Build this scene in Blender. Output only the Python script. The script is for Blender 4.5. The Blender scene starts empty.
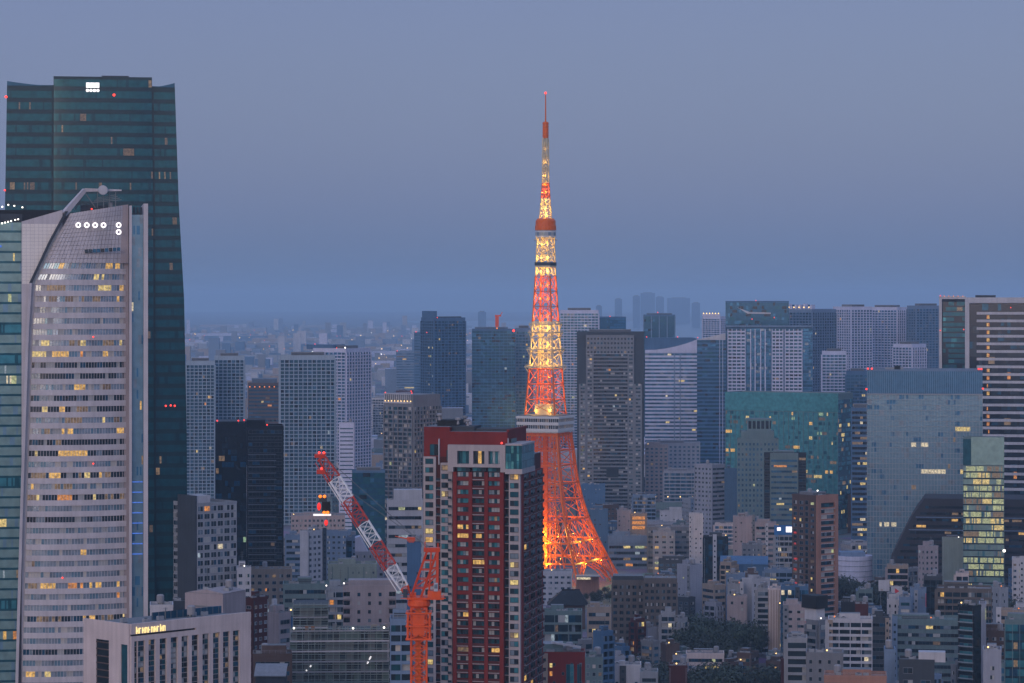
import bpy, math, random
from mathutils import Vector, Matrix
R = math.radians
C = bpy.context.scene.collection
SC = bpy.context.scene

# ------------------------------------------------------------------ camera, sky, sun, exposure
F = 2844.0          # focal length in pixels of the 1024 px wide frame (100 mm on 36 mm film)
CZ = 190.0          # the observation deck stands 190 m above the streets
HY = 300.0          # picture row of the level line of sight
cam = bpy.data.cameras.new('camera')
cam.lens = 100.0
cam.sensor_width = 36.0
cam.clip_start = 1.0
cam.clip_end = 120000.0
cam.shift_y = -(341.5 - HY) / 1024.0
camo = bpy.data.objects.new('camera', cam)
camo.location = (0, 0, CZ)
camo.rotation_euler = (R(90), 0, 0)
C.objects.link(camo)
SC.camera = camo

SUN_EL, SUN_AZ = 7.0, 200.0      # low in the west, behind the camera and a little to its left
world = bpy.data.worlds.new('World')
SC.world = world
world.use_nodes = True
wn, wl = world.node_tree.nodes, world.node_tree.links
wn.clear()
wo = wn.new('ShaderNodeOutputWorld')
bg = wn.new('ShaderNodeBackground'); bg.inputs[1].default_value = 0.05
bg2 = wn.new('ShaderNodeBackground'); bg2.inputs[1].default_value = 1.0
add = wn.new('ShaderNodeAddShader')
sky = wn.new('ShaderNodeTexSky')
sky.sky_type = 'NISHITA'
sky.sun_disc = False
sky.sun_elevation = R(SUN_EL)
sky.sun_rotation = R(SUN_AZ)
sky.dust_density = 3.0
wl.new(sky.outputs[0], bg.inputs[0])
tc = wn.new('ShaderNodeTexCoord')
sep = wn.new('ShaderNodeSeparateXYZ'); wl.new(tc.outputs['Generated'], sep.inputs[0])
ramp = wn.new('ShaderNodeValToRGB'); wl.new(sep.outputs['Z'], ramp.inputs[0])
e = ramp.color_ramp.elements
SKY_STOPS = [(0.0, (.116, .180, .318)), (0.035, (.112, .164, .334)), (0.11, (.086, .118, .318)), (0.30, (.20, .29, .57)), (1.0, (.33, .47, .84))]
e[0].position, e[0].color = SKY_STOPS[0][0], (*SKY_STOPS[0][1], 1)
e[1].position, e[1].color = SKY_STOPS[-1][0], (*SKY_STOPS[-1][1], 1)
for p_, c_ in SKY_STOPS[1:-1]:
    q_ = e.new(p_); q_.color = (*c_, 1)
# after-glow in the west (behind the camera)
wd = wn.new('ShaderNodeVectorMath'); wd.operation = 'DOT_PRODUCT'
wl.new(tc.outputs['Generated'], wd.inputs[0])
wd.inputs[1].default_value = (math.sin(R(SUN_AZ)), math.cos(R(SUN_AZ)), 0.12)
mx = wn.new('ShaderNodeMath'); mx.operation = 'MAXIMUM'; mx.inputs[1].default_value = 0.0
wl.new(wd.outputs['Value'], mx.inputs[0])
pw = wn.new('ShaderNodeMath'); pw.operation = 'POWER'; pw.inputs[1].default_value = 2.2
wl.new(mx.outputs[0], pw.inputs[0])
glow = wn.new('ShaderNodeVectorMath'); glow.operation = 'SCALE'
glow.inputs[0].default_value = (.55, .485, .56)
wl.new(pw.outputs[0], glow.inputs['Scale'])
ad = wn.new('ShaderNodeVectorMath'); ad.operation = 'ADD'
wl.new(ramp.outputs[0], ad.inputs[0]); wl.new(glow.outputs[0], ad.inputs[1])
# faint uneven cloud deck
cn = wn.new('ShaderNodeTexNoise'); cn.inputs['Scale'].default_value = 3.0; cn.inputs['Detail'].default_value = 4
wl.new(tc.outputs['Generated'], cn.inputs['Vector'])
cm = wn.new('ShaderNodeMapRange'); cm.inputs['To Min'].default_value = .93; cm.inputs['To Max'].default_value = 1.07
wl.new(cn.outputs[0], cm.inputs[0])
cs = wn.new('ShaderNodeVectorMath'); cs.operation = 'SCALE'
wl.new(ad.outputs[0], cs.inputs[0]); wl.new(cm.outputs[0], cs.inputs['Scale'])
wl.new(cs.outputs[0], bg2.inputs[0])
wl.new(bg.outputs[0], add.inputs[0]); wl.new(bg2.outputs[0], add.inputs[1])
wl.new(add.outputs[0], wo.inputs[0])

sun = bpy.data.lights.new('sun', 'SUN')
sun.energy = 0.55
sun.angle = R(40)
sun.color = (1.0, .80, .76)
suno = bpy.data.objects.new('sun', sun)
C.objects.link(suno)
sd = Vector((math.sin(R(SUN_AZ)) * math.cos(R(SUN_EL)), math.cos(R(SUN_AZ)) * math.cos(R(SUN_EL)), math.sin(R(SUN_EL))))
suno.rotation_euler = sd.to_track_quat('Z', 'Y').to_euler()

SC.view_settings.view_transform = 'Standard'
SC.view_settings.look = 'None'
SC.view_settings.exposure = 0.0
SC.view_settings.gamma = 1.0
SC.view_settings.use_curve_mapping = False
SC.cycles.max_bounces = 5
SC.cycles.diffuse_bounces = 2
SC.cycles.glossy_bounces = 3
SC.cycles.volume_bounces = 0
SC.cycles.use_denoising = True
SC.cycles.sample_clamp_indirect = 4.0

# ------------------------------------------------------------------ helpers
def PX(px, Y): return (px - 512.0) * Y / F
def PZ(py, Y): return CZ - (py - HY) * Y / F

MATS = {}
def new_mat(name):
    m = bpy.data.materials.new(name); m.use_nodes = True
    MATS[name] = m
    return m, m.node_tree.nodes, m.node_tree.links, m.node_tree.nodes['Principled BSDF']

def wall_mat(name, col, rough=.75, var=.22, scale=.12, streak=True):
    """painted / tiled / concrete wall: blotches plus rain streaks"""
    if name in MATS: return name
    m, n, l, p = new_mat(name)
    t = n.new('ShaderNodeTexCoord')
    oi = n.new('ShaderNodeObjectInfo')
    nz = n.new('ShaderNodeTexNoise'); nz.inputs['Scale'].default_value = scale; nz.inputs['Detail'].default_value = 5
    l.new(t.outputs['Object'], nz.inputs['Vector'])
    mp = n.new('ShaderNodeMapping'); mp.inputs['Scale'].default_value = (1.0, 1.0, .05)
    l.new(t.outputs['Object'], mp.inputs[0])
    n2 = n.new('ShaderNodeTexNoise'); n2.inputs['Scale'].default_value = .9; n2.inputs['Detail'].default_value = 3
    l.new(mp.outputs[0], n2.inputs['Vector'])
    av = n.new('ShaderNodeMath'); av.operation = 'ADD'
    l.new(nz.outputs[0], av.inputs[0]); l.new(n2.outputs[0], av.inputs[1])
    mr = n.new('ShaderNodeMapRange'); mr.inputs['From Min'].default_value = .55; mr.inputs['From Max'].default_value = 1.45
    mr.inputs['To Min'].default_value = 1 - var; mr.inputs['To Max'].default_value = 1 + var
    l.new(av.outputs[0], mr.inputs[0])
    sc_ = n.new('ShaderNodeVectorMath'); sc_.operation = 'SCALE'; sc_.inputs[0].default_value = col
    l.new(mr.outputs[0], sc_.inputs['Scale'])
    l.new(sc_.outputs[0], p.inputs['Base Color'])
    p.inputs['Roughness'].default_value = rough
    p.inputs['Specular IOR Level'].default_value = .25
    return name

def glass_mat(name, col, metallic, rough, jit=.25):
    m, n, l, p = new_mat(name)
    t = n.new('ShaderNodeTexCoord')
    wn_ = n.new('ShaderNodeTexNoise'); wn_.inputs['Scale'].default_value = .35; wn_.inputs['Detail'].default_value = 2
    l.new(t.outputs['Object'], wn_.inputs['Vector'])
    mr = n.new('ShaderNodeMapRange'); mr.inputs['From Min'].default_value = .3; mr.inputs['From Max'].default_value = .7
    mr.inputs['To Min'].default_value = 1 - jit; mr.inputs['To Max'].default_value = 1 + jit
    l.new(wn_.outputs[0], mr.inputs[0])
    s = n.new('ShaderNodeVectorMath'); s.operation = 'SCALE'; s.inputs[0].default_value = col
    l.new(mr.outputs[0], s.inputs['Scale']); l.new(s.outputs[0], p.inputs['Base Color'])
    p.inputs['Metallic'].default_value = metallic
    p.inputs['Roughness'].default_value = rough
    p.inputs['IOR'].default_value = 1.55
    # panes are never perfectly flat
    nb = n.new('ShaderNodeTexNoise'); nb.inputs['Scale'].default_value = .6
    l.new(t.outputs['Object'], nb.inputs['Vector'])
    bp = n.new('ShaderNodeBump'); bp.inputs['Strength'].default_value = .05; bp.inputs['Distance'].default_value = .3
    l.new(nb.outputs[0], bp.inputs['Height']); l.new(bp.outputs[0], p.inputs['Normal'])
    return name

def lit_mat(name, col, strength, var=.6):
    """a lit room behind glass: brightness varies with blinds, lamps and furniture"""
    m, n, l, p = new_mat(name)
    t = n.new('ShaderNodeTexCoord')
    geo = n.new('ShaderNodeNewGeometry')
    nz = n.new('ShaderNodeTexNoise'); nz.inputs['Scale'].default_value = 1.1; nz.inputs['Detail'].default_value = 4
    l.new(geo.outputs['Position'], nz.inputs['Vector'])
    mr = n.new('ShaderNodeMapRange'); mr.inputs['From Min'].default_value = .32; mr.inputs['From Max'].default_value = .68
    mr.inputs['To Min'].default_value = strength * (1 - var); mr.inputs['To Max'].default_value = strength * (1 + var)
    l.new(nz.outputs[0], mr.inputs[0])
    p.inputs['Base Color'].default_value = (.05, .05, .05, 1)
    p.inputs['Roughness'].default_value = .2
    p.inputs['Emission Color'].default_value = (*col, 1)
    l.new(mr.outputs[0], p.inputs['Emission Strength'])
    m.cycles.emission_sampling = 'NONE'
    return name

def lamp_mat(name, col, strength):
    m, n, l, p = new_mat(name)
    p.inputs['Base Color'].default_value = (*[min(1, c) for c in col], 1)
    p.inputs['Emission Color'].default_value = (*col, 1)
    p.inputs['Emission Strength'].default_value = strength
    m.cycles.emission_sampling = 'NONE'
    return name

def paint_mat(name, col, rough=.5, metallic=0.0, var=.15):
    return wall_mat(name, col, rough, var, .5) if metallic == 0 else glass_mat(name, col, metallic, rough)

glass_mat('g_dark', (.012, .026, .036), .0, .12)
glass_mat('g_black', (.010, .014, .016), .0, .10)
glass_mat('g_teal', (.06, .25, .29), .5, .10)
glass_mat('g_teal_dark', (.02, .10, .125), .45, .10)
glass_mat('g_green', (.08, .30, .31), .50, .14)
glass_mat('g_sky_teal', (.008, .076, .096), .5, .10, .2)
glass_mat('g_sky_mid', (.008, .066, .086), .5, .14, .2)
glass_mat('g_sky_deep', (.005, .040, .056), .45, .10, .2)
glass_mat('g_sky_line', (.004, .026, .034), .3, .2, .1)
glass_mat('g_blue', (.05, .18, .31), .50, .12)
glass_mat('g_blue_dark', (.018, .085, .15), .45, .12)
glass_mat('g_grey', (.20, .26, .31), .45, .15)
glass_mat('g_office', (.16, .28, .36), .45, .15, .12)
glass_mat('g_pale', (.19, .31, .30), .45, .2, .15)
glass_mat('g_sky', (.29, .36, .42), .5, .16)
wall_mat('g_blind', (.30, .31, .31), .6, .15)
wall_mat('g_curtain', (.42, .40, .37), .8, .15)
lit_mat('l_warm', (1.0, .56, .13), .62)
lit_mat('l_amber', (1.0, .36, .06), .55)
lit_mat('l_white', (1.0, .84, .55), .60)
lit_mat('l_yellow', (1.0, .74, .26), .58)
lit_mat('l_green', (.62, .95, .55), .32)
lit_mat('l_dim', (1.0, .62, .30), .14)
lit_mat('l_faint', (1.0, .60, .32), .07)
lit_mat('l_crimson', (1.0, .05, .03), .35)
lit_mat('l_cool', (.72, .88, 1.0), .30)
lit_mat('l_ember', (1.0, .62, .45), .035)
lit_mat('l_blue', (.08, .25, 1.0), .6, .2)
lamp_mat('a_red', (1.0, .05, .03), 2.2)
lamp_mat('a_orange', (1.0, .25, .02), 1.2)
lamp_mat('a_white', (1.0, .93, .80), 3.0)
lamp_mat('a_warm', (1.0, .62, .20), 3.0)
lamp_mat('sign_white', (1.0, .93, .90), 1.3)
lamp_mat('sign_yellow', (1.0, .78, .30), 1.1)
WALL = {
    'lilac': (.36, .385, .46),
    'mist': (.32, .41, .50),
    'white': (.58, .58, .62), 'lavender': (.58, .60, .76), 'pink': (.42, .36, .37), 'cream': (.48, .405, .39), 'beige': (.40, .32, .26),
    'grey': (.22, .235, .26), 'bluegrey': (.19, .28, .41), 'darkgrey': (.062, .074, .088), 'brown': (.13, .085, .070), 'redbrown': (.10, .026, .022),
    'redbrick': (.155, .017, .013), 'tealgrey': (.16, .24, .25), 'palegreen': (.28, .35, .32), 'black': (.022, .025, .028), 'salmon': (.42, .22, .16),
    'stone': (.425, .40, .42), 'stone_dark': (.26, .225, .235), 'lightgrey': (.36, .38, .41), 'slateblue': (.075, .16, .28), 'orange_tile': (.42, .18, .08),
    'roof_grey': (.22, .23, .24), 'roof_green': (.12, .19, .17), 'roof_pale': (.34, .34, .36), 'steel': (.18, .20, .21), 'hotel': (.150, .130, .118),
}
KEEP = ('stone', 'cream', 'redbrick', 'stone_dark')
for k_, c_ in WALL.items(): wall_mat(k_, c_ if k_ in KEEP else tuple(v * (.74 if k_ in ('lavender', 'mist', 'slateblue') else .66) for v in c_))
wall_mat('steel_orange', (.62, .112, .006), .45, .12)
wall_mat('strip_stone', (.33, .29, .29))
wall_mat('deck_white', (.50, .50, .50), .5, .08)
wall_mat('pale_panel', (.66, .62, .58), .7, .08)
wall_mat('dark_panel', (.028, .026, .030))
lit_mat('l_pale', (.80, .85, .42), .42)
wall_mat('steel_white', (.54, .47, .31), .45, .10)
wall_mat('crane_red', (.70, .085, .015), .4, .12)
wall_mat('jib_red', (.46, .035, .018), .4, .12)
wall_mat('gantry_red', (.55, .05, .012), .4, .15)
wall_mat('crane_white', (.70, .70, .70), .4, .15)
wall_mat('scaffold', (.20, .25, .24), .6, .2)

class MB:
    """collects faces and becomes ONE mesh"""
    def __init__(s): s.v, s.f, s.m = [], [], []
    def face(s, pts, mat):
        n = len(s.v); s.v += [tuple(p) for p in pts]; s.f.append(tuple(range(n, n + len(pts)))); s.m.append(mat)
    def box(s, x0, y0, z0, x1, y1, z1, mat, top=None):
        n = len(s.v)
        s.v += [(x0, y0, z0), (x1, y0, z0), (x1, y1, z0), (x0, y1, z0), (x0, y0, z1), (x1, y0, z1), (x1, y1, z1), (x0, y1, z1)]
        for q in ((0, 3, 2, 1), (4, 5, 6, 7), (0, 1, 5, 4), (1, 2, 6, 5), (2, 3, 7, 6), (3, 0, 4, 7)):
            s.f.append(tuple(n + i for i in q)); s.m.append(top if (top and q == (4, 5, 6, 7)) else mat)
    def prism(s, poly, z0, z1, mat, top=None):
        """vertical prism over a counter-clockwise plan polygon; z1 may be a list of heights"""
        n = len(s.v); k = len(poly)
        zt = z1 if isinstance(z1, (list, tuple)) else [z1] * k
        s.v += [(x, y, z0) for x, y in poly] + [(poly[i][0], poly[i][1], zt[i]) for i in range(k)]
        for i in range(k):
            j = (i + 1) % k
            s.f.append((n + i, n + j, n + k + j, n + k + i)); s.m.append(mat)
        s.f.append(tuple(n + k + i for i in range(k))); s.m.append(top or mat)
        s.f.append(tuple(n + i for i in reversed(range(k)))); s.m.append(mat)
    def slab(s, poly, y0, y1, mat):
        """outline in the x-z plane given its thickness from y0 (front) to y1; counter-clockwise seen from the front"""
        n = len(s.v); k = len(poly)
        s.v += [(x, y0, z) for x, z in poly] + [(x, y1, z) for x, z in poly]
        s.f.append(tuple(n + i for i in range(k))); s.m.append(mat)
        s.f.append(tuple(n + k + i for i in reversed(range(k)))); s.m.append(mat)
        for i in range(k):
            j = (i + 1) % k
            s.f.append((n + j, n + i, n + k + i, n + k + j)); s.m.append(mat)
    def bar(s, p, q, r, mat, r2=None, sides=4):
        p, q = Vector(p), Vector(q); d = q - p
        if d.length < 1e-6: return
        d.normalize()
        up = Vector((0, 0, 1)) if abs(d.z) < .95 else Vector((1, 0, 0))
        a = d.cross(up).normalized(); b = d.cross(a)
        r2 = r if r2 is None else r2
        n = len(s.v)
        for c, rr in ((p, r), (q, r2)):
            for i in range(sides):
                t = 2 * math.pi * (i + .5) / sides
                s.v.append(tuple(c + a * (rr * math.cos(t)) + b * (rr * math.sin(t))))
        for i in range(sides):
            j = (i + 1) % sides
            s.f.append((n + i, n + sides + i, n + sides + j, n + j)); s.m.append(mat)
        s.f.append(tuple(n + i for i in range(sides))); s.m.append(mat)
        s.f.append(tuple(n + sides + i for i in reversed(range(sides)))); s.m.append(mat)
    def lathe(s, prof, mat, sides=16, cx=0, cy=0):
        for (r0, z0), (r1, z1) in zip(prof, prof[1:]):
            for i in range(sides):
                a, b = 2 * math.pi * i / sides, 2 * math.pi * (i + 1) / sides
                m_ = mat(i, z0) if callable(mat) else mat
                pts = [(cx + r0 * math.cos(a), cy + r0 * math.sin(a), z0), (cx + r0 * math.cos(b), cy + r0 * math.sin(b), z0), (cx + r1 * math.cos(b), cy + r1 * math.sin(b), z1), (cx + r1 * math.cos(a), cy + r1 * math.sin(a), z1)]
                if r0 < 1e-4: pts = pts[1:]
                elif r1 < 1e-4: pts = pts[:3]
                s.face(pts, m_)
    def ball(s, c, r, mat, n=8):
        pr = [(max(0, r * math.sin(math.pi * i / 6)), c[2] - r * math.cos(math.pi * i / 6)) for i in range(7)]
        s.lathe(pr, mat, n, c[0], c[1])
    def add(s, o, M):
        n = len(s.v)
        s.v += [tuple(M @ Vector(p)) for p in o.v]; s.f += [tuple(i + n for i in q) for q in o.f]; s.m += o.m
    def mesh(s, name):
        me = bpy.data.meshes.new(name)
        me.from_pydata(s.v, [], s.f)
        names = list(dict.fromkeys(s.m))
        for k in names: me.materials.append(MATS[k])
        ix = {k: i for i, k in enumerate(names)}
        me.polygons.foreach_set('material_index', [ix[k] for k in s.m])
        me.update()
        return me
    def build(s, name, parent=None, loc=(0, 0, 0), rz=0, kind=None):
        return link(name, s.mesh(name), parent, loc, rz, kind)

def link(name, me, parent=None, loc=(0, 0, 0), rz=0, kind=None):
    o = bpy.data.objects.new(name, me); C.objects.link(o)
    o.parent = parent; o.location = loc; o.rotation_euler = (0, 0, rz)
    if kind: o['kind'] = kind
    return o

def thing(name, label, cat, loc=(0, 0, 0), rz=0, group=None):
    o = bpy.data.objects.new(name, None); C.objects.link(o)
    o.location = loc; o.rotation_euler = (0, 0, rz); o.empty_display_size = 2
    o['label'] = label; o['category'] = cat
    if group: o['group'] = group
    return o

def tag(o, label, cat, group=None):
    o['label'] = label; o['category'] = cat
    if group: o['group'] = group
    return o

PAL = {
    'slab': ['g_dark'] * 5 + ['g_black'] * 3 + ['g_blue_dark', 'g_blind'],
    'office': ['g_office'] * 12 + ['g_blue', 'g_grey'],
    'pale': ['g_pale'] * 6 + ['g_grey', 'g_teal'],
    'stonewin': ['g_sky'] * 5 + ['g_grey', 'g_blind', 'g_curtain', 'g_sky', 'g_office', 'g_office'],
    'skyscraper': ['g_sky_teal'] * 14 + ['g_sky_mid'] * 5 + ['g_sky_deep'],
    'palewing': ['g_pale'] * 9 + ['g_office'],
    'dark': ['g_dark'] * 5 + ['g_black', 'g_blue_dark', 'g_blind', 'g_grey'],
    'home': ['g_dark'] * 4 + ['g_blue_dark', 'g_curtain', 'g_blind', 'g_grey', 'g_teal_dark'],
    'teal': ['g_teal'] * 5 + ['g_teal_dark'] * 3 + ['g_blue_dark'],
    'tealdark': ['g_teal_dark'] * 6 + ['g_teal', 'g_blue_dark', 'g_black'],
    'green': ['g_green'] * 5 + ['g_teal'] * 2 + ['g_teal_dark'],
    'blue': ['g_blue'] * 5 + ['g_blue_dark'] * 3 + ['g_grey'],
    'bluedark': ['g_blue_dark'] * 6 + ['g_blue', 'g_black', 'g_teal_dark'],
    'grey': ['g_grey'] * 5 + ['g_blue', 'g_sky', 'g_dark'],
    'sky': ['g_sky'] * 4 + ['g_grey'] * 3 + ['g_blue'],
    'black': ['g_black'] * 6 + ['g_dark'] * 2 + ['g_blue_dark'],
}
LIT = ['l_warm', 'l_yellow', 'l_amber', 'l_white', 'l_yellow', 'l_dim', 'l_dim', 'l_dim', 'l_faint', 'l_faint', 'l_cool', 'l_pale']

def row(n, pal, lit, rng, run=4, lits=LIT):
    out = []
    while len(out) < n:
        if rng.random() < lit:
            c = rng.choice(lits)
            for _ in range(rng.randint(1, run)): out.append(c if rng.random() < .85 else rng.choice(PAL[pal]))
        else: out += [rng.choice(PAL[pal])] * rng.randint(1, 2)
    return out[:n]

def fmap(face, u, n, z, W, D):
    if face == 'front': return (u, -n, z)
    if face == 'right': return (W + n, u, z)
    if face == 'left': return (-n, D - u, z)
    return (W - u, D + n, z)
FROT = {'front': 0.0, 'right': math.pi / 2, 'left': -math.pi / 2, 'back': math.pi}
CACHE = {}

def cached(key, fn):
    if key not in CACHE:
        mb = fn(); CACHE[key] = (mb, mb.mesh(key[0]))
    return CACHE[key]

def window_mb(w, h, mats, frame):
    """front-facing window, origin at the middle of its sill; frame, panes and sill"""
    mb = MB()
    t = min(.10, w * .06)
    mb.box(-w / 2, -.10, 0, -w / 2 + t, .0, h, frame); mb.box(w / 2 - t, -.10, 0, w / 2, .0, h, frame)
    mb.box(-w / 2 + t, -.10, h - t, w / 2 - t, .0, h, frame); mb.box(-w / 2 + t, -.14, 0, w / 2 - t, .0, t, frame)
    n = len(mats); p = (w - 2 * t) / n
    for i, m in enumerate(mats):
        x = -w / 2 + t + i * p
        mb.face([(x, -.03, t), (x + p, -.03, t), (x + p, -.03, h - t), (x, -.03, h - t)], m)
        if i: mb.box(x - .03, -.08, t, x + .03, -.031, h - t, frame)
    return mb

class Building:
    """a thing: Empty at its near corner, parts under it. Local x runs along the front, y into the depth."""
    def __init__(s, name, label, cat, x, y, W, D, H, rz, seed, group=None, px=1.0):
        s.root = thing(name, label, cat, (x, y, 0), rz, group)
        s.W, s.D, s.H, s.rng, s.px = W, D, H, random.Random(seed), px     # px: metres per picture pixel
        s.parts = []
        s.zmin = -1.0
    def width(s, face): return s.W if face in ('front', 'back') else s.D
    def queue(s, name, key, fn, face, u, z, n, area):
        mb, me = cached(key, fn)
        s.parts.append((area, name, mb, me, face, u, z, n))
    def flush(s, most=96, min_px=5.0):
        by = {}
        for p in s.parts: by.setdefault(p[1], []).append(p)
        for name, ps in by.items():
            ps.sort(key=lambda p: -p[0])
            k = 0
            rest = MB()
            for area, _n, mb, me, face, u, z, n in ps:
                loc = fmap(face, u, n, z, s.W, s.D)
                if k < most and area / s.px ** 2 >= min_px:
                    link(name, me, s.root, loc, FROT[face]); k += 1
                else:
                    rest.add(mb, Matrix.Translation(loc) @ Matrix.Rotation(FROT[face], 4, 'Z'))
            if rest.f: rest.build(name, s.root, kind='stuff')
        s.parts = []
    def body(s, mat, roof='roof_grey', parapet=True, z0=0.0):
        mb = MB(); mb.box(0, 0, z0, s.W, s.D, s.H, mat)
        mb.build('wall', s.root)
        r = MB(); t = .35; h = 1.1
        r.box(t, t, s.H + .01, s.W - t, s.D - t, s.H + .12, roof)
        if parapet:
            r.box(-.08, -.08, s.H + .01, s.W + .08, t, s.H + h, mat); r.box(-.08, s.D - t, s.H + .01, s.W + .08, s.D + .08, s.H + h, mat)
            r.box(-.08, t, s.H + .01, t, s.D - t, s.H + h, mat); r.box(s.W - t, t, s.H + .01, s.W + .08, s.D - t, s.H + h, mat)
        r.build('roof', s.root)
    def floors(s, fl, top):
        z = s.H - top - fl
        while z > max(s.zmin, .3): yield z; z -= fl
    def punched(s, face, pal='home', lit=.05, fl=3.2, bay=3.2, ww=.55, wh=.5, top=1.0, u0=0.0, u1=None, frame='lightgrey', w8=1.0, skip=.0):
        u1 = s.width(face) if u1 is None else u1
        n = max(1, int(round((u1 - u0) / bay))); b = (u1 - u0) / n
        w, h = round(b * ww, 2), round(fl * wh, 2)
        for z in s.floors(fl, top):
            for i in range(n):
                if s.rng.random() < skip: continue
                two = w > 1.5
                if s.rng.random() < lit: c = s.rng.choice(LIT); ms = (c, c if s.rng.random() < .7 else 'g_dark') if two else (c,)
                else: ms = tuple(s.rng.choice(PAL[pal]) for _ in range(2 if two else 1))
                s.queue('window', ('window', w, h, ms, frame), lambda: window_mb(w, h, ms, frame), face, u0 + (i + .5) * b, z + fl * .3, 0, w * h * w8)
    def ribbon(s, face, pal='dark', lit=.08, fl=3.8, pane=1.6, wh=.48, top=1.2, u0=.8, u1=None, frame='steel', w8=1.0, run=5, lits=LIT):
        u1 = s.width(face) - .8 if u1 is None else u1
        w, h = u1 - u0, fl * wh; n = max(1, int(w / pane))
        for z in s.floors(fl, top):
            ms = tuple(row(n, pal, lit, s.rng, run, lits))
            s.queue('window', ('window', round(w, 2), round(h, 2), ms, frame), lambda: window_mb(w, h, ms, frame), face, (u0 + u1) / 2, z + fl * .32, 0, w * h * w8)
    def glazing(s, face, pal='teal', lit=.04, fl=3.9, pane=1.6, top=.6, spandrel=.28, sp='g_teal_dark', u0=0.0, u1=None, n_=.03, lits=LIT, run=5, rim=None):
        """curtain wall: one skin of panes with a spandrel strip at every floor"""
        u1 = s.width(face) if u1 is None else u1
        n = max(1, int((u1 - u0) / pane)); p = (u1 - u0) / n
        mb = MB()
        for z in s.floors(fl, top):
            for i, m in enumerate(row(n, pal, lit, s.rng, run, lits)):
                a, b = u0 + i * p, u0 + (i + 1) * p
                mb.face([fmap(face, a, n_, z + fl * spandrel, s.W, s.D), fmap(face, b, n_, z + fl * spandrel, s.W, s.D), fmap(face, b, n_, z + fl, s.W, s.D), fmap(face, a, n_, z + fl, s.W, s.D)], m)
            mb.face([fmap(face, u0, n_, z, s.W, s.D), fmap(face, u1, n_, z, s.W, s.D), fmap(face, u1, n_, z + fl * spandrel, s.W, s.D), fmap(face, u0, n_, z + fl * spandrel, s.W, s.D)], sp)
        if mb.f: mb.build('glazing', s.root)
    def mullions(s, face, mat='steel', step=3.2, w=.25, d=.3, u0=0.0, u1=None, z1=None, fl=None, top=.6, hw=.25):
        u1 = s.width(face) if u1 is None else u1
        z1 = s.H - top if z1 is None else z1
        z0 = max(0, s.zmin)
        mb = MB()
        def bx(a, b, za, zb, dd):
            P = [fmap(face, a, .02, 0, s.W, s.D), fmap(face, b, dd, 0, s.W, s.D)]
            mb.box(min(P[0][0], P[1][0]), min(P[0][1], P[1][1]), za, max(P[0][0], P[1][0]), max(P[0][1], P[1][1]), zb, mat)
        n = max(1, int(round((u1 - u0) / step)))
        for i in range(n + 1):
            u = u0 + (u1 - u0) * i / n
            bx(u - w / 2, u + w / 2, z0, z1, d)
        if fl:
            z = s.H - top - fl
            while z > z0: bx(u0, u1, z - hw / 2, z + hw / 2, d * .8); z -= fl
        mb.build('mullion', s.root)
    def balconies(s, face, mat='white', fl=3.1, bay=6.0, d=1.1, ph=1.15, pal='home', lit=.04, top=1.0, pier='same', pw=.5, u0=0.0, u1=None, pane=1.5, w8=1.0, per_bay=False, slab=None, gz=True):
        u1 = s.width(face) if u1 is None else u1
        pier = mat if pier == 'same' else pier
        n = max(1, int(round((u1 - u0) / bay))); b = (u1 - u0) / n
        if gz: s.glazing(face, pal, lit, fl, pane, top, .04, 'g_dark', u0, u1, run=2)
        bw = (b - pw) if per_bay else (u1 - u0)
        def mk():
            mb = MB(); mb.box(-bw / 2, -d, 0, bw / 2, .0, .22, slab or mat); mb.box(-bw / 2, -d, .22, bw / 2, -d + .15, ph, mat)
            return mb
        for z in s.floors(fl, top):
            for i in range(n if per_bay else 1):
                u = u0 + (i + .5) * b if per_bay else (u0 + u1) / 2
                s.queue('balcony', ('balcony', round(bw, 2), d, ph, mat, slab), mk, face, u, z, .03, bw * ph * w8)
        if pier:
            h = s.H - top - max(0, s.zmin)
            def mp():
                mb = MB(); mb.box(-pw / 2, -d - .12, 0, pw / 2, .0, h, pier); return mb
            for i in range(n + 1):
                u = min(max(u0 + i * b, u0 + pw / 2), u1 - pw / 2)
                s.queue('pier', ('pier', pw, round(h, 2), d, pier), mp, face, u, max(0, s.zmin), .04, pw * h * w8)
    def plant_room(s, u0, u1, h, mat='grey', y0=None, y1=None, louvre=True):
        y0 = s.D * .2 if y0 is None else y0; y1 = s.D * .75 if y1 is None else y1
        mb = MB(); z = s.H + .13
        mb.box(u0, y0, z, u1, y1, z + h, mat, 'roof_grey')
        if louvre:
            k = max(2, int(h / .9))
            for i in range(k):
                zz = z + h * (.15 + .7 * i / k)
                mb.box(u0 + .4, y0 - .08, zz, u1 - .4, y0 - .01, zz + h * .7 / k * .55, 'darkgrey')
        mb.build('plant_room', s.root)
    def clutter(s, n=5, big=1.0):
        """air conditioners, a tank, a mast: what stands on most roofs here"""
        z = s.H + .13
        def ac():
            mb = MB(); mb.box(-1.0 * big, -.6 * big, .2, 1.0 * big, .6 * big, 1.5 * big, 'lightgrey'); mb.lathe([(.5 * big, 1.5 * big + .01), (.5 * big, 1.7 * big), (0, 1.7 * big)], 'darkgrey', 8)
            for a in (-.8, .7): mb.box(a * big, -.5 * big, 0, a * big + .1, .5 * big, .199, 'steel')
            return mb
        mb, me = cached(('air_conditioner', big), ac)
        for i in range(n):
            link('air_conditioner', me, s.root, (s.rng.uniform(.14, .86) * s.W, s.rng.uniform(.12, .6) * s.D, z), 0)
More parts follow.
